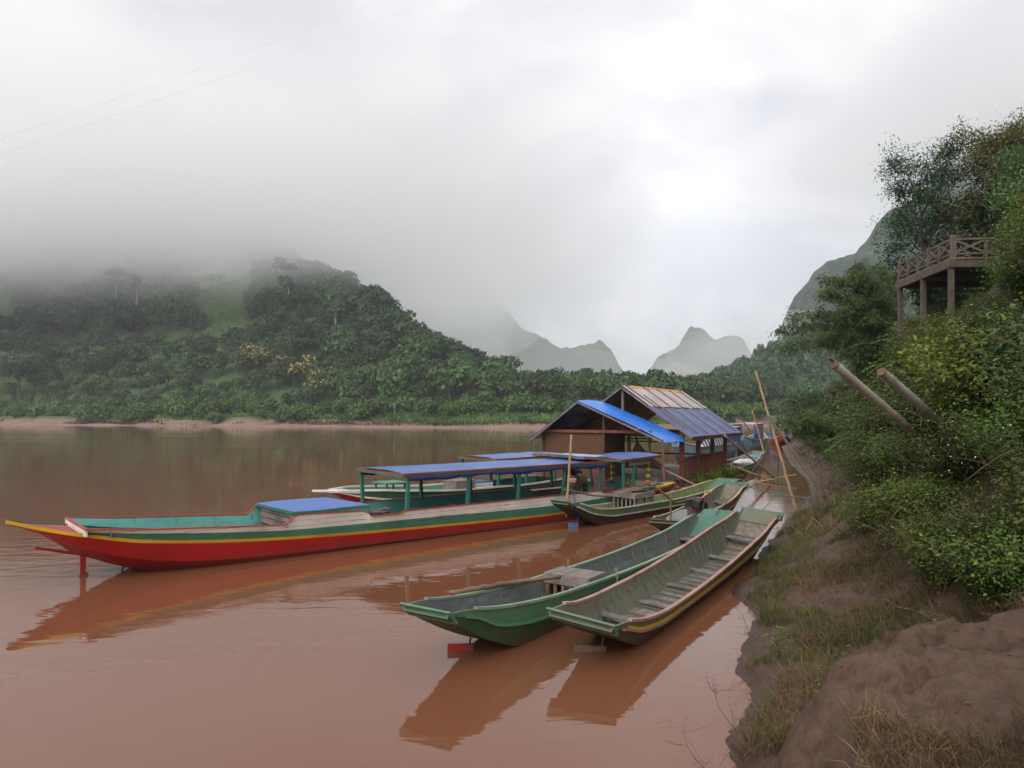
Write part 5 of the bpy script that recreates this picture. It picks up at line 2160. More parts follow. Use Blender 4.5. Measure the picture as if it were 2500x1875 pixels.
# ------------------------------------------------------------------ terrace on posts
TC = Vector((12.75, 20.8, 7.42))
TD = Vector((0.35, 3.4, 0)).normalized()       # away from the viewer
TR = Vector((TD.y, -TD.x, 0))                   # to the right
ter = empty('terrace', TC, (0, 0, 0), 'old wooden terrace on concrete posts with crossed railing above the bank', 'terrace')
T0 = Vector((0, 0, 0))
b = MB()
b.bar(T0 + TD * -.1 + TR * 0, T0 + TD * 3.6, .16, .22)
b.bar(T0 + TR * .1, T0 + TR * 3.6, .16, .22)
b.bar(T0 + TD * 1.7 + TR * .1, T0 + TD * 1.7 + TR * 3.6, .14, .18)
b.bar(T0 + TD * 3.5 + TR * .1, T0 + TD * 3.5 + TR * 3.6, .14, .18)
b.build('floor_beam', M['concrete'], ter)
b = MB()
c = T0 + TD * 1.75 + TR * 1.8 + Vector((0, 0, .14))
b.box(c, (3.7, 3.7, .05), rz=math.atan2(TR.y, TR.x))
b.build('deck', M['brown_wood'], ter)
for (a, r_) in ((0.02, 0.0), (1.75, 0.0), (3.4, 0.0), (0.02, 3.3), (3.4, 3.3)):
    p = T0 + TD * a + TR * r_
    g = zb(TC.x + p.x, TC.y + p.y) - TC.z
    b = MB()
    b.bar(p + Vector((0, 0, min(g - .5, -2.6))), p + Vector((0, 0, -.11)), .125, .125)
    b.build('post', M['concrete'], ter)


def rail_run(a, bb, n):
    L_ = (bb - a).length
    d = (bb - a).normalized()
    b = MB()
    b.bar(a + Vector((0, 0, .66)), bb + Vector((0, 0, .66)), .06, .06)
    b.bar(a + Vector((0, 0, .24)), bb + Vector((0, 0, .24)), .05, .05)
    b.build('handrail', M['old_rail'], ter)
    for k in range(n + 1):
        p = a + d * L_ * k / n
        b = MB()
        b.bar(p + Vector((0, 0, .12)), p + Vector((0, 0, .78 if k in (0, n) else .66)), .07, .07)
        b.build('baluster', M['old_rail'], ter)
    b = MB()
    for k in range(n):
        p, q = a + d * L_ * k / n, a + d * L_ * (k + 1) / n
        b.bar(p + Vector((0, 0, .26)), q + Vector((0, 0, .64)), .03, .06)
        b.bar(p + Vector((0, 0, .64)), q + Vector((0, 0, .26)), .035, .06)
    b.build('cross_brace', M['old_rail'], ter)


rail_run(T0 + Vector((0, 0, .05)), T0 + TD * 3.5 + Vector((0, 0, .05)), 5)
rail_run(T0 + Vector((0, 0, .05)) + TR * .08, T0 + TR * 3.5 + Vector((0, 0, .05)), 4)

# ------------------------------------------------------------------ near vegetation
def make_shrub(name, label, cat, group, mat, seed, h, spread, n_stem, n_leaf, leaf, upright=.5, stems=True):
    r = np.random.default_rng(seed)
    root = empty(name, (0, 0, -60), label=label, cat=cat, group=group)
    b = MB()
    Ps, Ds, Ls = [], [], []
    per = n_leaf // n_stem
    for k in range(n_stem):
        a = r.random() * 6.28
        out = spread * (.25 + .75 * r.random())
        hh = h * (.55 + .5 * r.random())
        t = np.linspace(0, 1, 7)
        bend = r.normal() * .2
        x = out * (t ** 1.5) * math.cos(a + bend) + .06 * r.normal() + .05 * np.sin(t * 5 + k)
        y = out * (t ** 1.5) * math.sin(a + bend) + .06 * r.normal() + .05 * np.cos(t * 4 + k)
        z = hh * (t * (1.25 - .32 * (1 - upright) * 2 * t * t))
        pts = np.stack([x, y, z], 1)
        if stems and k % 2 == 0:
            b.tube([Vector(p) for p in pts], [.012 * (1 - .75 * q) for q in t], 4)
        tt = .12 + .88 * r.random(per) ** .7
        P = np.stack([np.interp(tt, t, pts[:, i]) for i in range(3)], 1) + r.normal(size=(per, 3)) * (.035 + .07 * spread)
        D = rand_dirs(r, per)
        D[:, 2] = D[:, 2] * .55 + .12
        D[:, 0] += .4 * math.cos(a)
        D[:, 1] += .4 * math.sin(a)
        Ps.append(P)
        Ds.append(D)
        Ls.append(leaf * (.55 + .8 * r.random(per)))
    P, D, L_ = np.concatenate(Ps), np.concatenate(Ds), np.concatenate(Ls)
    out = P.copy()
    out[:, 2] = .25 * h
    out /= np.maximum(np.linalg.norm(out, axis=1, keepdims=True), 1e-6)
    Nn = rand_dirs(r, len(P)) * .6 + out * .75
    Nn[:, 2] += .55
    D[:, 2] -= .25
    V, Fq = leaves(P, D, Nn, L_, L_ * .52, .08)
    link('leaves', np_mesh('leaves', V, Fq), mat, root)
    if stems:
        b.build('stems', M['twig'], root)
    return root


def clear_of_terrace(x, y, top, rad):
    """True where a plant of that height and radius leaves the terrace and the trees beyond it in view."""
    for dx in (-.8, 0, .8):
        px = 1250 + F * (x + dx * rad) / y
        py = 1016 - F * (top - (.12 * rad if dx else 0) - CAM_H) / y
        if py < np.interp(px, [1900, 1960, 2060, 2130, 2200, 2330, 2390, 2430, 2520], [1040, 1010, 885, 835, 775, 750, 690, 560, 380]):
            return False
    return True


def bank_vegetation():
    r = np.random.default_rng(5)
    sh = [make_shrub('shrub', 'leafy green shrub among the many covering the steep bank', 'shrub', 'green shrubs covering the bank', m, 500 + k, h, sp, ns, nl, lf, up)
          for k, (m, h, sp, ns, nl, lf, up) in enumerate(((M['lf_shrub'], 1.25, .75, 34, 5000, .050, .4), (M['lf_yellowed'], 1.1, .8, 34, 5000, .046, .3),
                                                         (M['lf_bright'], 1.35, .7, 32, 4300, .060, .5), (M['lf_shrub'], 1.0, .85, 34, 5200, .042, .2),
                                                         (M['lf_bright'], 1.0, .75, 32, 4300, .048, .4)))]
    spots = []
    n = 0
    cand = []
    for _ in range(6000):
        y = 7.4 + 70 * r.random() ** 2.0
        p = .8 + 7.5 * r.random()
        x = float(shore_x(y)) + p * 1.08
        pp = float(bank_p(x, y))
        z = zb(x, y)
        lim = np.interp(y, [7, 9, 11, 14, 20, 30], [2.35, 2.2, 2.05, 1.95, 1.9, 1.4])
        if pp < lim:
            continue
        if (x / y) > .95:
            continue
        cand.append((x, y, z))
    cell = {}
    for x, y, z in cand:
        g = .50 + y * .013
        key = (round(x / g), round(y / g / 1.15))
        if key in cell:
            continue
        cell[key] = 1
        s = (.8 + .5 * r.random()) * (1 + .012 * y)
        k = int(r.choice(5, p=[.3, .18, .2, .2, .12]))
        if z > 3.0 and y > 14:
            k = int(r.choice(5, p=[.15, .15, .4, .1, .2]))
        low = float(bank_p(x, y)) < np.interp(y, [7, 9, 11, 14, 20, 30], [2.15, 2.0, 1.75, 1.5, 1.6, 1.2]) + .65
        if low:
            s *= .75
        while not clear_of_terrace(x, y, z + 1.25 * s, .75 * s) and s > .3:
            s *= .85
        if s <= .3:
            continue
        spots.append((x, y, r.random() * 6.28, s, k))
    spots.sort(key=lambda q: q[1])
    spots = spots[:295]
    print('shrubs', len(spots))
    place_many(sh, spots, lambda x, y: zb(x, y) + .12)
    # taller thicket on the far part of the bank and on top
    tk = [make_shrub('thicket', 'tall leafy thicket among those on top of the right bank', 'thicket', 'tall thickets on the bank top', m, 540 + k, 3.0, 1.7, 34, 4200, .15, .5)
          for k, m in enumerate((M['lf_shrub'], M['lf_dark'], M['lf_bright']))]
    spots = []
    for (px, py, d, s) in ((2490, 0, 10.5, .6), (2510, 0, 12, .6), (2535, 0, 14, .75), (2620, 0, 16.5, .9), (2620, 0, 19, 1.05), (2250, 0, 19, .5), (2180, 0, 21, .7), (2120, 0, 24, .8),
                           (2200, 0, 26, .8), (2150, 0, 29, .65), (2080, 0, 33, .9), (2050, 0, 38, 1.0), (2020, 0, 45, 1.1), (1995, 0, 55, 1.2), (1975, 0, 68, 1.3),
                           (2230, 0, 30, .9), (2300, 0, 31, .85), (2350, 0, 30, .9), (2420, 0, 27, 1.1), (2480, 0, 26, 1.2), (2170, 0, 36, .7), (1955, 0, 84, 1.5), (1940, 0, 105, 1.7)):
        p = at(px, py, d)
        while d < 24 and s > .2 and not clear_of_terrace(p.x, d, zb(p.x, d) + 3.0 * s, 1.6 * s):
            s *= .85
        if s > .2:
            spots.append((p.x, d, r.random() * 6.28, s, int(r.integers(3))))
    place_many(tk, spots, lambda x, y: zb(x, y))


bank_vegetation()


def branch_tree(name, label, cat, mat, base, height, crown, seed, n_limb=7, n_twig=7, leaf=.12, per=26, bark='bark', trunk_r=.09, droop=0.0, sub=3, group=None, lean=(0, 0), low=.35, wl=.45):
    """Tree with limbs that fork into twigs carrying leaves; crown = (radius, vertical half size)."""
    r = np.random.default_rng(seed)
    root = empty(name, base, label=label, cat=cat, group=group)
    b = MB()
    lx, ly = lean
    trunk = [Vector((0, 0, -.8)), Vector((lx * .25 + r.normal() * .05, ly * .25, height * .3)), Vector((lx * .6, ly * .6 + r.normal() * .05, height * .6)), Vector((lx, ly, height * .9))]
    b.tube(trunk, [trunk_r, trunk_r * .8, trunk_r * .5, trunk_r * .15], 8)
    Ps, Ds = [], []
    for k in range(n_limb):
        t = low + (1 - low) * (k + r.random()) / n_limb
        i = min(int(t * 3), 2)
        o = trunk[i].lerp(trunk[i + 1], t * 3 - i)
        a = k * 2.4 + r.normal() * .4
        reach = crown[0] * (.55 + .5 * r.random()) * (1.05 - .55 * max(0, t - .4))
        up = height * (1 - low) * (.22 + .2 * r.random())
        e = o + Vector((math.cos(a) * reach, math.sin(a) * reach, up - droop * reach * .5))
        mid = o.lerp(e, .5) + Vector((0, 0, up * .22 + droop * .2))
        b.tube([o, mid, e], [trunk_r * .42, trunk_r * .26, trunk_r * .08], 5)
        for j in range(n_twig):
            u = .3 + .7 * (j + r.random()) / n_twig
            s = (o.lerp(mid, u * 2) if u < .5 else mid.lerp(e, u * 2 - 1))
            d = Vector(r.normal(size=3))
            d.z = d.z * .6 + .25 - droop
            d.normalize()
            ln = crown[1] * (.22 + .25 * r.random())
            te = s + d * ln
            te.z -= droop * ln * .4
            b.tube([s, s.lerp(te, .5) + Vector((0, 0, .05 * ln)), te], [trunk_r * .09, trunk_r * .06, trunk_r * .025], 3, cap=False)
            for q in range(sub):
                c = s.lerp(te, .35 + .65 * (q + 1) / sub)
                P = np.array(c) + r.normal(size=(per, 3)) * ln * .24
                D = rand_dirs(r, per)
                D[:, 2] = D[:, 2] * .6 - .15 - droop
                Ps.append(P)
                Ds.append(D)
    P, D = np.concatenate(Ps), np.concatenate(Ds)
    out = P - np.array([lx, ly, height * .6])
    out /= np.maximum(np.linalg.norm(out, axis=1, keepdims=True), 1e-6)
    Nn = rand_dirs(r, len(P)) * .7 + out * .7
    Nn[:, 2] += .5
    L_ = leaf * (.6 + .8 * r.random(len(P)))
    V, Fq = leaves(P, D, Nn, L_, L_ * wl, .08)
    link('crown', np_mesh('crown', V, Fq), mat, root)
    b.build('trunk', M[bark], root)
    return root


def gbase(px, d):
    x = (px - 1250) / F * d
    return Vector((x, d, zb(x, d) - .1))


def top_h(py, d, z0):
    return CAM_H - (py - 1016) / F * d - z0


g = gbase(2262, 29)
branch_tree('broadleaf_tree', 'airy dark tree with open branching crown rising behind the terrace', 'tree', M['lf_dark'], g, top_h(405, 29, g.z), (2.0, 2.3), 601, 12, 11, .105, 50, 'bark', .10, .05, 3, None, (-.3, 0), .50)
g = gbase(2255, 25.5)
t = make_shrub('shrub', 'dense dark round shrub right behind the terrace railing', 'shrub', None, M['lf_dark'], 611, 2.5, 1.2, 40, 5200, .12, .3)
t.location = (g.x, g.y, top_h(600, 25.5, 0) - 2.45)
g = gbase(2420, 27)
branch_tree('flowering_tree', 'golden green tree with pale flower plumes right of the airy dark tree', 'tree', M['lf_gold'], g, top_h(360, 27, g.z), (1.6, 2.2), 602, 14, 10, .11, 46, 'pale_bark', .11, 0, 3, None, (.1, 0), .35)
g = gbase(2490, 28)
branch_tree('flowering_tree', 'tallest golden tree with pointed plume on the skyline of the right bank', 'tree', M['lf_gold'], g, top_h(335, 28, g.z), (1.3, 2.2), 603, 13, 9, .11, 42, 'pale_bark', .10, 0, 3, None, (0, 0), .35)
g = gbase(2590, 24)
branch_tree('broadleaf_tree', 'dense green tree with rounded crown at the upper right edge', 'tree', M['lf_tree'], g, top_h(400, 24, g.z), (2.0, 2.3), 604, 15, 10, .11, 52, 'bark', .12, .1, 3, None, (0, 0), .2)
g = gbase(2640, 14.5)
branch_tree('broadleaf_tree', 'near leafy tree hanging over the bank below the terrace at the right edge', 'tree', M['lf_tree'], g, top_h(520, 14.5, g.z), (1.1, 1.5), 605, 15, 10, .085, 52, 'bark', .09, .15, 3, None, (-.1, 0), .12)
g = gbase(2660, 18.5)
branch_tree('broadleaf_tree', 'leafy small tree whose outer branches screen the right half of the terrace', 'tree', M['lf_shrub'], g, top_h(480, 18.5, g.z), (1.3, 1.9), 606, 14, 9, .085, 50, 'bark', .08, .1, 3, None, (-.15, 0), .15)


def bamboo_stand(name, label, base, culms, mat, seed, leaf=.20, group=None):
    """Arching bamboo culms that droop at their ends; each culm carries hanging sprays of narrow leaves."""
    r = np.random.default_rng(seed)
    root = empty(name, base, label=label, cat='bamboo', group=group)
    b = MB()
    Ps, Ds = [], []
    for (dx, dy, h, droop) in culms:
        n = 16
        pts = []
        for i in range(n):
            t = i / (n - 1)
            z = h * (1.62 * t - .62 * t * t) - droop * max(0, t - .55) ** 2 * h * 2.2
            pts.append(Vector((dx * t ** 2.0, dy * t ** 2.0, z)))
        b.tube([Vector((0, 0, -.6))] + pts, [.045] + [.045 * (1 - .85 * i / (n - 1)) for i in range(n)], 6)
        for i in range(5, n):
            p = pts[i]
            for k in range(11):
                d = Vector(r.normal(size=3))
                d.z = d.z * .4 - .25
                d.normalize()
                ln = (.25 + .55 * r.random()) * (1.15 - .5 * i / n)
                e = p + d * ln + Vector((0, 0, -.12))
                b.tube([p, e], [.007, .003], 3, cap=False)
                m = 15
                tt = .25 + .75 * r.random(m)
                P = np.array(p)[None] * (1 - tt[:, None]) + np.array(e)[None] * tt[:, None] + r.normal(size=(m, 3)) * .12
                D = np.array(d)[None] * .6 + rand_dirs(r, m) * .6
                D[:, 2] -= .65
                Ps.append(P)
                Ds.append(D)
    P, D = np.concatenate(Ps), np.concatenate(Ds)
    Nn = rand_dirs(r, len(P))
    L_ = leaf * (.6 + .7 * r.random(len(P)))
    V, Fq = leaves(P, D, Nn, L_, L_ * .26, .06)
    link('foliage', np_mesh('foliage', V, Fq), mat, root)
    b.build('culms', M['bark'], root)
    return root


g = gbase(2150, 33)
bamboo_stand('bamboo_clump', 'big bamboo clump arching out over the water with drooping sprays', g,
             [(-4.6, -.5, 4.4, .55), (-4.4, .4, 5.3, .45), (-3.6, .6, 5.8, .35), (-2.9, -.3, 6.7, .3), (-2.2, .5, 7.3, .22), (-1.4, -.4, 7.4, .2), (-.7, .3, 7.0, .25),
              (-.2, -.5, 6.3, .3), (-2.4, -.8, 5.8, .4), (-1.6, -.7, 6.3, .35), (-.8, .5, 7.7, .15), (-3.2, -.9, 4.8, .5), (-1.0, -1, 5.5, .4), (.4, -.4, 5.7, .4)], M['lf_bamboo'], 621)
g = gbase(2170, 40)
bamboo_stand('bamboo_clump', 'upright bamboo clump behind the big arching one', g,
             [(-.6, .1, 6.0, .12), (-1.2, .3, 5.4, .2), (.2, -.3, 5.6, .2), (-.2, .5, 4.8, .25), (-1.8, -.2, 4.2, .3), (.8, .2, 4.6, .25), (-1, -.6, 4.4, .3)], M['lf_bamboo'], 622)
g = gbase(2092, 27)
bamboo_stand('bamboo_spray', 'single long drooping bamboo spray hanging low over the water', Vector((g.x, g.y, g.z + .5)), [(-2.9, -.2, 2.1, .55), (-1.9, .2, 1.6, .5)], M['lf_bamboo'], 623)

# two thick cut bamboo culms slanting out of the shrubs
def cut_culm(label, tip, base, rad, split):
    t = empty('bamboo_culm', base, label=label, cat='bamboo culm', group=None)
    tip, base = Vector(tip), Vector(base)
    d = tip - base
    b = MB()
    n = 60
    pts, rr = [], []
    Ld = d.length
    for i in range(n + 1):
        u = i / n
        s = u * Ld
        node = min(abs(s - k * .42 - .1) for k in range(12))
        pts.append(d * u)
        rr.append(rad * (1 + .16 * math.exp(-(node / .014) ** 2)))
    b.tube(pts, rr, 14, 0, cap=False)
    b.build('stem', M['culm'], t)
    b = MB()
    q = d.normalized()
    b.tube([d - q * .06, d + q * .004], [rad * .80, rad * .80], 14, 0)
    b.tube([d - q * .02, d + q * .012], [rad * 1.02, rad * .98], 14, 0, cap=True)
    if split:
        b.bar(d + Vector((-.02, 0, rad * .7)), d + q * .10 + Vector((-.02, 0, rad * .8)), .05, .015)
    b.build('cut_end', M['culm_end'], t)


cut_culm('pale thick bamboo culm with jagged top, left of the two slanting from the shrubs', at(2037, 890, 11.3), at(2330, 1140, 13.2), .068, True)
cut_culm('brownish thick bamboo culm, right of the two slanting from the shrubs', at(2152, 908, 10.8), at(2420, 1135, 12.6), .067, False)

# poles and ropes
pole('bamboo_pole', 'tall leaning bamboo pole planted at the bank edge, the highest by the boats', [at(1948, 1262, 22.2), at(1845, 906, 23.2)], (.05, .034), M['pole'])
pole('bamboo_pole', 'dark pole leaning from the bank against the tall bamboo pole', [at(2015, 1215, 21.6), at(1875, 1014, 22.75)], (.04, .03), M['dark_pole'])
pole('gangway_pole', 'pale pole slanting from the pavilion corner down to the water', [at(1890, 1166, 33.5), at(1768, 1062, 31.5)], (.055, .045), M['pole'])
pole('mooring_pole', 'thin pole lying low over the water from the bank to the raft weeds', [at(1842, 1179, 32.5), at(1945, 1159, 33)], (.045, .04), M['pole'])
pole('mooring_pole', 'thin pole slanting beside the raft end toward the water', [at(1782, 1136, 34), at(1878, 1170, 33.5)], (.04, .035), M['pole'])
pole('mooring_pole', 'thin pole resting between the leaning hut post and the dark-bottomed canoe', [at(1625, 1148, 27.5), at(1703, 1187, 26.5)], (.03, .028), M['pole'])
pole('stake', 'upright weathered stake standing beside the long boat and the dark-bottomed canoe', [at(1382, 1262, 19.6), at(1395, 1061, 20.0)], (.035, .03), M['pole'])
pole('stake', 'thin stake beside the far blue boats', [at(1866, 1109, 47), at(1837, 1003, 48)], (.05, .04), M['pole'])
pole('stake', 'thin dark stake right of the far blue boats', [at(1870, 1108, 52), at(1845, 1020, 52)], (.035, .03), M['dark_pole'])
pole('stake', 'slanting dark rod over the pavilion roof end', [at(1832, 1054, 58), at(1798, 1004, 58)], (.05, .03), M['dark_pole'])


def rope(label, a, c, sag, rad, mat='rope'):
    b = MB()
    a, c = Vector(a), Vector(c)
    b.tube([a.lerp(c, t) - Vector((0, 0, sag * 4 * t * (1 - t))) for t in np.linspace(0, 1, 20)], rad, 5)
    return tag(b.build('mooring_rope', M[mat]), label, 'rope')


rope('blue-green mooring rope running from the far end of the sage canoe to the bank', on(cB[0], 8.35, 0, .74), at(1985, 1216, 21.5), .10, .016)
rope('grey rope from the near green canoe end up to the tall bamboo pole', on(cC[0], 10.3, 0, .70), at(1872, 1100, 22.8), .08, .011, 'rope_grey')
rope('thin grey line from the beached canoe up to the blue-green rope', on(cD[0], 9.9, 0, .74), at(1895, 1206, 22.0), .02, .009, 'rope_grey')
rope('thin line hanging from the dark pole into the shallow water', at(1902, 1054, 22.6), at(1898, 1185, 24.0), .0, .012, 'rope_grey')
b = MB()
for k in range(11):
    p = on(cC[0], 3.9 + .012 * k, -.545, .60 - .055 * k)
    b.ring(p, .022, .006, 'X' if k % 2 else 'Y', 8)
tag(b.build('chain', M['steel']), 'short rusty chain hanging down the side of the green canoe by its crate', 'chain')

# ------------------------------------------------------------------ boats moored beyond the pavilion
def far_boat(label, s0, s1, w, zt, hull, trim, cabins, tarp_=None, group='boats moored beyond the pavilion'):
    s0, s1 = Vector(s0), Vector(s1)
    d = s1 - s0
    L_ = d.length
    root = empty('river_boat', (s0.x, s0.y, 0), (0, 0, math.atan2(d.y, d.x)), label, 'boat', group)
    S = np.linspace(0, L_, 26)
    t = S / L_
    top = zt + .42 * (2 * t - 1) ** 4
    kk = -.12 + (zt + .2) * np.abs(2 * t - 1) ** 7
    ww = w * (1 - .75 * np.abs(2 * t - 1) ** 3)
    hull_mesh('hull', S, [kk, (kk + top) / 2, top], [ww * .65, ww * .9, ww], [0, 0], (1, 2), .05, [M[hull], M[hull], M['dark_wood']], root)
    b = MB()
    for s in (-1, 1):
        strip_along(b, S, s * ww, top + .02, .10, .07)
    b.build('gunwale', M[trim], root)
    for (a, c, h, wall) in cabins:
        x0, x1 = a * L_, c * L_
        hw = w * .82
        b = MB()
        b.slab([[(x, y, h + .06 * (1 - (y / hw) ** 2)) for y in (-hw * 1.1, 0, hw * 1.1)] for x in np.linspace(x0 - .2, x1 + .2, 6)], .08)
        rf = b.build('roof', M['roof_pale'], root)
        b = MB()
        for s in (-1, 1):
            b.bar((x0 - .2, s * hw * 1.12, h - .06), (x1 + .2, s * hw * 1.12, h - .06), .04, .09)
        b.build('roof_trim', M['trim_red'], rf)
        b = MB()
        n = max(2, int((x1 - x0) / .9))
        for s in (-1, 1):
            b.box(((x0 + x1) / 2, s * hw, (zt + h) / 2 - (h - zt) * .28), (x1 - x0, .05, (h - zt) * .42))
            for k in range(n + 1):
                x = x0 + (x1 - x0) * k / n
                b.box((x, s * hw, (zt + h) / 2 - .05), (.16 if k % 2 else .34, .06, h - zt - .1))
        b.build('cabin_wall', M[wall], root)
    if tarp_:
        a, c, h = tarp_
        b = MB()
        P = []
        for x in np.linspace(a * L_, c * L_, 24):
            u = (x / L_ - a) / (c - a)
            P.append([(x + .25 * (1 - v), -w * (1.04 - .12 * v), zt + .02 + (h * min(1, .25 + 1.6 * u) - zt) * v + .05 * math.sin(x * 4) * v) for v in (0, .35, .7, 1)])
        b.grid(P, 0, True)
        m = bpy.data.materials.get('striped_tarp')
        if m is None:
            m, nt, bs, N, L = new_mat('striped_tarp')
            tc = N('ShaderNodeTexCoord')
            sp = N('ShaderNodeSeparateXYZ')
            L(tc.outputs['Object'], sp.inputs[0])
            ml = N('ShaderNodeMath')
            ml.operation = 'MULTIPLY_ADD'
            ml.inputs[1].default_value = 2.0
            L(sp.outputs[0], ml.inputs[0])
            L(sp.outputs[2], ml.inputs[2])
            fr = N('ShaderNodeMath')
            fr.operation = 'FRACT'
            L(ml.outputs[0], fr.inputs[0])
            c_ = mixc(N, L, ramp2(N, L, fr.outputs[0], .48, .52), (.68, .68, .68), (.04, .055, .25))
            L(c_, bs.inputs['Base Color'])
            bs.inputs['Roughness'].default_value = .6
        b.build('striped_tarp', m, root)
    return root


far_boat('pale blue covered boat with blue and white striped tarpaulin, seen through the pavilion', (10.6, 46.5, 0), (17.6, 56.5, 0), 1.05, .95, 'far_blue', 'pale_rail', [(.52, .86, 2.2, 'far_navy')], (.10, .54, 2.1))
far_boat('smaller blue cabin boat moored ahead of the one with the striped tarpaulin', (18.3, 57.5, 0), (23.2, 67, 0), 1.1, 1.0, 'far_blue', 'pale_rail', [(.12, .55, 2.4, 'far_navy')])
far_boat('farthest boat of the row, with a red painted hull end by the bank', (27.2, 72, 0), (31, 84, 0), 1.0, .6, 'trim_red', 'roof_pale', [(.35, .8, 2.0, 'far_navy')])
canoe('canoe', 'pale blue-green canoe alongside the covered boat beyond the pavilion', (11.7, 39.5, 0), (16.0, 46.5, 0),
      [(0, .6), (.8, .45), (3, .42), (-1, .6), (0 - 1e-9, .72)], [(0, .54), (.8, .15), (1.6, -.08), (-1.8, -.05), (-.8, .3), (0 - 1e-9, .68)],
      [(0, .35), (1.5, .5), (-1, .45), (0 - 1e-9, .4)], [(0, .3), (1.5, .33), (-1, .33), (0 - 1e-9, .38)], [(0, .57), (1, .3), (3, .22), (-1, .45), (0 - 1e-9, .7)],
      [M['far_blue'], M['far_blue'], M['canoe_sage'], M['mud_floor']], M['pale_rail'], M['rib'], 8, [(5, .2, .4)], GC, 0, False, None, None, M['canoe_sage'], 7)
cF = canoe('canoe', 'short teal canoe with a white sack lying across it, near the raft end', (10.9, 36.2, 0), (14.0, 41.5, 0),
           [(0, .55), (.8, .42), (3, .42), (-1, .6), (0 - 1e-9, .75)], [(0, .5), (.8, .1), (1.6, -.08), (-1.6, -.05), (-.7, .3), (0 - 1e-9, .7)],
           [(0, .32), (1.5, .52), (-1, .5), (0 - 1e-9, .42)], [(0, .28), (1.5, .36), (-1, .36), (0 - 1e-9, .4)], [(0, .52), (1, .28), (3, .24), (-1, .45), (0 - 1e-9, .72)],
           [M['far_teal'], M['far_teal'], M['far_teal'], M['mud_floor']], M['pale_rail'], M['rib'], 6, [], GC, 0, False, None, None, M['far_teal'], 8)
bm = bmesh.new()
bmesh.ops.create_icosphere(bm, subdivisions=4, radius=1)
for v in bm.verts:
    k = 1 + .25 * float(fbm(np.array([v.co.x * 2 + 3]), np.array([v.co.y * 2 + v.co.z * 2]), 3, 77)[0])
    v.co = Vector((v.co.x * .85 * k, v.co.y * .42 * k, v.co.z * .20 * k))
me = bpy.data.meshes.new('sack')
bm.to_mesh(me)
bm.free()
for p in me.polygons:
    p.use_smooth = True
o = link('sack', me, M['sack'])
o.location = on(cF[0], 3.9, 0, .44)
o.rotation_euler = (0, 0, cF[0].rotation_euler.z - R(30))
tag(o, 'full white sack lying across the short teal canoe', 'sack')

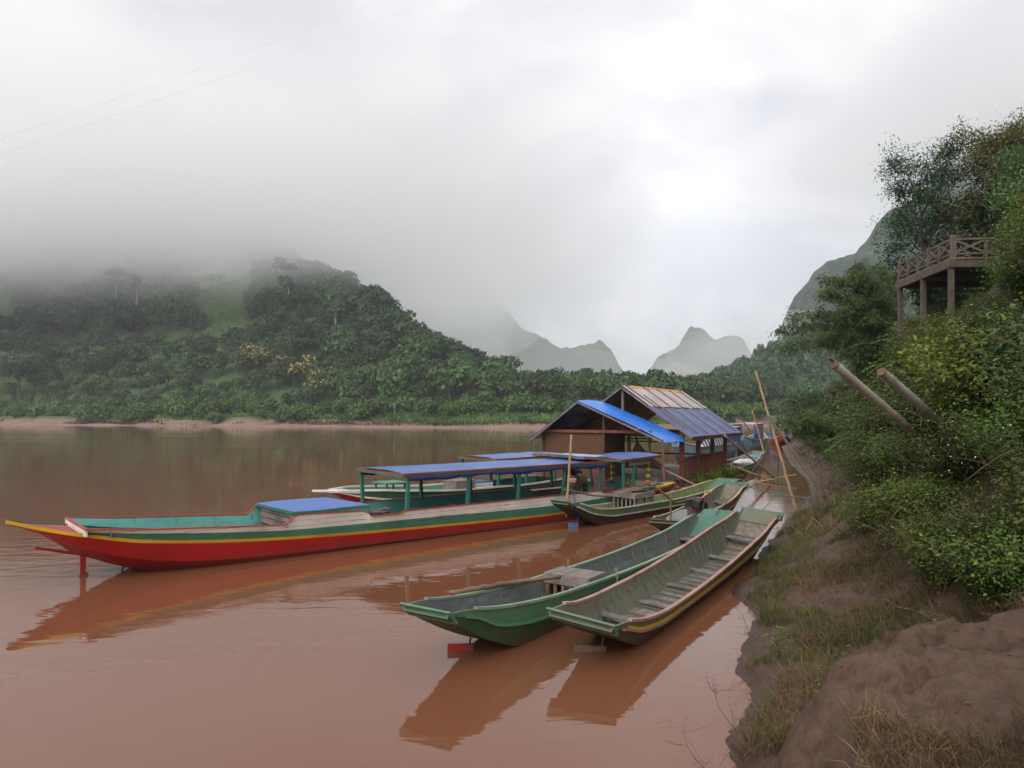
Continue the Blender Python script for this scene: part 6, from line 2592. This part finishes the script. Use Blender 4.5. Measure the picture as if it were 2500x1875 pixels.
# ------------------------------------------------------------------ grass, dead stalks and twigs on the mud
def ground_blades():
    r = np.random.default_rng(21)

    def field(n, xr, yr, ok, lo, hi, wd, lean, mat, name, label, clump_seed, thr, cscale=1.1):
        x = xr[0] + (xr[1] - xr[0]) * r.random(n)
        y = yr[0] + (yr[1] - yr[0]) * r.random(n) ** 1.4
        p = bank_p(x, y)
        k = ok(x, y, p) & (fbm(x * cscale, y * cscale, 3, clump_seed) > thr)
        x, y = x[k], y[k]
        m = len(x)
        P = np.stack([x, y, bank_z(x, y) - .015], 1)
        D = rand_dirs(r, m) * lean
        D[:, 2] = np.abs(D[:, 2]) * .4 + 1
        D[:, 0] -= .25 * lean
        L_ = lo + (hi - lo) * r.random(m) ** 1.6
        # two joined segments so that blades bend over
        Dn = D / np.linalg.norm(D, axis=1, keepdims=True)
        S = np.cross(Dn, rand_dirs(r, m))
        S /= np.linalg.norm(S, axis=1, keepdims=True)
        w_ = (wd * (.6 + .8 * r.random(m)))[:, None]
        mid = P + Dn * L_[:, None] * .55
        D2 = Dn + rand_dirs(r, m) * lean * .8
        D2[:, 2] -= .55 * lean
        D2 /= np.linalg.norm(D2, axis=1, keepdims=True)
        tip = mid + D2 * L_[:, None] * .5
        V = np.stack([P - S * w_, P + S * w_, mid + S * w_ * .8, mid - S * w_ * .8, tip + S * w_ * .12, tip - S * w_ * .12], 1).reshape(-1, 3)
        a = np.arange(m) * 6
        Fq = np.concatenate([np.stack([a, a + 1, a + 2, a + 3], 1), np.stack([a + 3, a + 2, a + 4, a + 5], 1)])
        o = link(name, np_mesh(name, V, Fq), mat)
        tag(o, label, 'grass', kind='stuff')
        print(name, m)
    field(110000, (2.2, 9), (6.2, 22), lambda x, y, p: (p > .10) & (p < 3.0) & (x / y < .75), .06, .28, .004, .8, M['grass_green'], 'grass', 'short green and yellowish grass scattered over the mud bank', 61, .03, 1.3)
    field(80000, (1.6, 6.5), (3.6, 11.5), lambda x, y, p: (p > .06) & (p < 3.2) & ~((np.abs((x - 4.6) / 2.2) ** 3 + np.abs((y - 5.25) / .85) ** 3) < .8), .10, .38, .0032, 1.1, M['grass_dry'], 'dry_grass',
          'straw coloured dry grass hanging over the ledges of the mud', 63, .05, 1.6)
    field(16000, (1.6, 5.5), (3.7, 4.5), lambda x, y, p: (p > .3) & (y < 4.45 + .1 * x), .10, .34, .003, 1.3, M['grass_dry'], 'dry_grass', 'tangled dry grass along the front edge of the mud mound', 66, -.12, 2.0)
    field(30000, (6, 26), (14, 60), lambda x, y, p: (p > .15) & (p < 2.6), .15, .5, .008, .9, M['grass_dry'], 'dry_grass', 'brown dead stalks on the lower bank farther along the shore', 64, -.02, .6)
    field(40000, (5, 26), (13, 60), lambda x, y, p: (p > .5) & (p < 3.2), .12, .45, .010, .8, M['grass_green'], 'grass', 'green grass on the lower bank farther along the shore', 65, .0, .6)
    # small broad-leaved weeds low on the bank
    n = 5200
    x = 2.2 + 7 * r.random(n)
    y = 6.3 + 12 * r.random(n) ** 1.5
    p = bank_p(x, y)
    k = (p > .5) & (p < 3.0) & (fbm(x * 1.1, y * 1.1, 3, 71) > .06)
    x, y = x[k], y[k]
    m = len(x)
    P = np.stack([x, y, bank_z(x, y) + .02 + .16 * r.random(m)], 1)
    D = rand_dirs(r, m)
    D[:, 2] = .2 + .3 * D[:, 2]
    Nn = rand_dirs(r, m) * .4
    Nn[:, 2] += 1
    L_ = .03 + .045 * r.random(m)
    V, Fq = leaves(P, D, Nn, L_, L_ * .5, .05)
    o = link('weeds', np_mesh('weeds', V, Fq), M['lf_shrub'])
    tag(o, 'small broad-leaved weeds scattered low on the mud bank', 'weeds', kind='stuff')


ground_blades()


def dead_twig(label, base, h, seed, spread=.5, n=6, mat='twig', lean=(0, 0), group=None):
    r = np.random.default_rng(seed)
    b = MB()
    base = Vector(base)

    def grow(p, d, ln, rad, lev):
        pts = [p]
        for i in range(4):
            d = (d + Vector(r.normal(size=3)) * .22).normalized()
            pts.append(pts[-1] + d * ln / 4)
        b.tube(pts, [rad * (1 - .16 * i) for i in range(5)], 5 if lev == 0 else 4, cap=False)
        if lev < 2:
            for k in range(n - 2 * lev):
                i = int(r.integers(1, 5))
                dd = (d * .5 + Vector(r.normal(size=3)) * spread)
                dd.z = abs(dd.z) * .8 - .1
                grow(pts[i], dd.normalized(), ln * (.35 + .3 * r.random()), rad * .5, lev + 1)
    grow(Vector((0, 0, -.03)), Vector((lean[0], lean[1], 1)).normalized(), h, .003 + h * .0035, 0)
    o = b.build('dead_twig', M[mat])
    o.location = base
    return tag(o, label, 'twig', group)


TW = 'dead twigs on the mud'
for i, (px, d, dz, h, ln, lab) in enumerate(((1760, 5.3, 0, .55, (-.6, 0), 'bare twig standing in the shallow water at the bottom edge'),
                                             (1805, 6.7, 0, .50, (-.8, .1), 'reddish bare twig leaning out over the water in front of the mud shelf'),
                                             (1725, 6.1, 0, .42, (-.2, 0), 'small thin twig standing alone in the water off the mud shelf'),
                                             (1845, 9.5, 0, .5, (-.9, -.2), 'bushy dead twig overhanging the water below the beached canoe'),
                                             (1850, 8.8, 0, .45, (-.8, -.3), 'dead twig overhanging the shallow water beside the grassy clump'),
                                             (2420, 4.7, 0, .34, (-.4, .2), 'forked dark stick lying on the mud mound at the right edge'),
                                             (2250, 4.5, 0, .22, (.3, .3), 'short crooked root sticking out of the mud mound'),
                                             (1975, 6.6, 0, .40, (-.8, 0), 'curved bare stem at the left foot of the mud mound'),
                                             (2150, 8.2, 0, .7, (.9, .0), 'long pale dead stem lying across the muddy slope'),
                                             (2330, 7.6, 0, .8, (-1.2, .0), 'long straw-coloured stem lying over the gully'),
                                             (2080, 9.4, 0, .6, (1.0, .2), 'tangle of dead stems in the middle of the muddy slope'),
                                             (1905, 6.0, 0, .35, (-.5, 0), 'low dead twig on the wet mud shelf'),
                                             (2230, 10.3, 0, 1.0, (-.7, -.3), 'tall pale dead stem rising from the shrub edge'),
                                             (2400, 8.6, 0, .9, (-.6, -.4), 'arching dry stem below the dark shrubs'),
                                             (1990, 20.5, 0, 1.4, (-.4, 0), 'dead branchy stem by the foot of the tall bamboo pole'),
                                             (1960, 30, 0, 2.0, (-.3, -.2), 'brown dead bush on the shore beyond the poles'),
                                             (2010, 27, 0, 1.8, (-.5, -.2), 'pale dead branches over the muddy inlet'),
                                             (2040, 31, 0, 2.2, (-.4, 0), 'tall pale dead stems on the brown slope above the inlet'))):
    x = (px - 1250) / F * d
    dead_twig(lab, (x, d, max(zb(x, d), -.12)), h, 700 + i, .8, 7, 'twig' if i % 3 else 'brown_wood', ln)
# feathery fronded plants in the sunny middle of the slope
def make_frond_plant(name, label, group, mat, seed, n_frond=13, ln=.95):
    r = np.random.default_rng(seed)
    root = empty(name, (0, 0, -70), label=label, cat='plant', group=group)
    b = MB()
    P, D, Nn = [], [], []
    for k in range(n_frond):
        a = k * 2.4 + r.normal() * .3
        el = .5 + .7 * r.random()
        l_ = ln * (.65 + .5 * r.random())
        z0 = .35 + .55 * r.random()
        pts = []
        for i in range(12):
            t = i / 11
            pts.append(Vector((math.cos(a) * l_ * t * .85, math.sin(a) * l_ * t * .85, z0 + l_ * (el * t - .75 * t * t))))
        b.tube([Vector((0, 0, -.1)), pts[0]] + pts[1:], [.012] + [.008 * (1 - .06 * i) for i in range(12)], 4, cap=False)
        sd = Vector((-math.sin(a), math.cos(a), 0))
        for i in range(2, 12):
            dr = (pts[i] - pts[i - 1]).normalized()
            for q in (0, .5):
                for sg in (-1, 1):
                    P.append(pts[i - 1].lerp(pts[i], q))
                    D.append(sd * sg + dr * .45 + Vector((0, 0, -.15)))
                    Nn.append(Vector((0, 0, 1)) + Vector(r.normal(size=3)) * .25)
    P, D, Nn = np.array(P), np.array(D), np.array(Nn)
    L_ = .11 * (.8 + .4 * r.random(len(P)))
    V, Fq = leaves(P, D, Nn, L_, L_ * .36, .04)
    link('fronds', np_mesh('fronds', V, Fq), mat, root)
    b.build('stems', M['grass_green'], root)
    return root


_r = np.random.default_rng(77)
_fp = [make_frond_plant('fronded_plant', 'plant with bright feathery fronds among those on the middle of the bank', 'feathery plants on the bank', M['lf_frond'], 900 + k) for k in range(3)]
_sp = []
for px, d in ((2130, 19), (2180, 18.5), (2230, 18), (2090, 21), (2270, 17), (2150, 16.8), (2210, 16.2), (2300, 15.5), (2060, 23), (2110, 17.5), (2250, 15), (2340, 16.5), (2380, 14.5), (2170, 20.5), (2030, 26), (2320, 18.5)):
    _x = (px - 1250) / F * d
    _s = 1.0 + .5 * _r.random()
    while not clear_of_terrace(_x, d, zb(_x, d) + .75 + 1.2 * _s, .6 * _s) and _s > .4:
        _s *= .85
    _sp.append((_x, d, _r.random() * 6.28, _s, int(_r.integers(3))))
place_many(_fp, _sp, lambda x, y: zb(x, y) + .75)


def bank_details():
    r = np.random.default_rng(31)
    n = 260
    y = 8.5 + 9 * r.random(n)
    p = 2.6 + 1.5 * r.random(n)
    x = shore_x(y) + p
    k = (fbm(x * .8, y * .8, 3, 88) > -.12) & (x / y < .74)
    x, y = x[k], y[k]
    P = np.stack([x, y, bank_z(x, y) + .95 + .3 * r.random(len(x))], 1)
    V, Fq = [], []
    D = rand_dirs(r, len(x)) * .4
    D[:, 2] = .3
    N_ = np.tile(np.array([[-.4, -1.0, .5]]), (len(x), 1)) + rand_dirs(r, len(x)) * .4
    V, Fq = leaves(P, D, N_, .013 + .010 * r.random(len(x)), .013 + .010 * r.random(len(x)), .02)
    o = link('wildflowers', np_mesh('wildflowers', V, Fq), M['flower'])
    tag(o, 'tiny white wildflowers dotted over the green shrubs of the bank', 'flowers', kind='stuff')
    n = 1500
    y = 3.8 + 8.5 * r.random(n)
    x = shore_x(y) + .15 + 3.2 * r.random(n)
    P = np.stack([x, y, bank_z(x, y) + .006], 1)
    D = rand_dirs(r, n)
    D[:, 2] *= .15
    N_ = rand_dirs(r, n) * .35
    N_[:, 2] += 1
    L_ = .018 + .045 * r.random(n) ** 2
    V, Fq = leaves(P, D, N_, L_, L_ * (.12 + .4 * r.random(n) ** 2), .08)
    o = link('leaf_litter', np_mesh('leaf_litter', V, Fq), M['litter'])
    tag(o, 'dead leaves and bits of stalk strewn over the mud', 'litter', kind='stuff')


bank_details()
# two low plants with yellow leaves in front
for (px, d, lab, sd, sc_) in ((2030, 6.3, 'low plant with yellowing leaves at the edge of the mud shelf', 801, .42), (2095, 6.9, 'small green leafy plant beside the gully of the mud mound', 802, .45),
                              (1900, 8.6, 'leafy weed on the grassy clump at the water edge', 803, .40), (2330, 6.9, 'small leafy plant at the far rim of the mud mound', 804, .5),
                              (2440, 8.0, 'grey-green weed below the dark shrubs', 805, .6), (2300, 8.4, 'leafy weed growing in the muddy hollow', 806, .55)):
    x = (px - 1250) / F * d
    t = make_shrub('weed', lab, 'plant', None, M['lf_yellowed'] if sd in (801,) else M['lf_bright'], sd, 1.0, .55, 9, 150, .12, .5)
    t.location = (x, d, zb(x, d))
    t.scale = (sc_,) * 3
# straggling dry stems hanging through the shrubs
for i, (px, py, d, dx, dz) in enumerate(((2290, 1090, 9.6, -.9, .35), (2210, 1240, 9.6, -.5, -.55), (2350, 1180, 9.0, .8, .3), (2430, 1060, 9.4, .7, -.5), (2120, 1180, 12, -.6, -.7))):
    p = at(px, py, d - .6)
    b = MB()
    pts = [p + Vector((dx * t, -.25 * math.sin(t * 3), dz * t + .25 * math.sin(t * math.pi))) for t in np.linspace(0, 1, 9)]
    b.tube(pts, [.0042 - .0003 * k for k in range(9)], 5)
    for k in (3, 5, 7):
        q = Vector((random.gauss(0, .2), random.gauss(0, .1), random.gauss(.05, .15)))
        b.tube([pts[k], pts[k] + q * .6, pts[k] + q], [.0022, .0017, .001], 4)
    tag(b.build('dry_stem', M['brown_wood']), ['straw coloured stem arching left over the shrubs under the right bamboo culm', 'dry stem hanging down the shrub edge above the muddy slope',
                                             'dry stem curling right through the middle of the shrubs', 'dry stem drooping right at the edge of the picture shrubs',
                                             'dry stem hanging over the brown slope near the dark pole'][i], 'stem')

# ------------------------------------------------------------------ power cables high over the river
for lab, p0, p1 in (('upper of two thin power cables crossing the sky', (0, 344, 75), (930, 0, 150)), ('lower of two thin power cables crossing the sky', (0, 381, 75), (1057, 0, 150))):
    a, c = at(*p0), at(*p1)
    dd = c - a
    b = MB()
    b.tube([a - dd * .3 + dd * 1.6 * t + Vector((0, 0, -1.2 * 4 * t * (1 - t) + .9)) for t in np.linspace(0, 1, 24)], .011, 5)
    tag(b.build('power_cable', M['cable']), lab, 'cable')
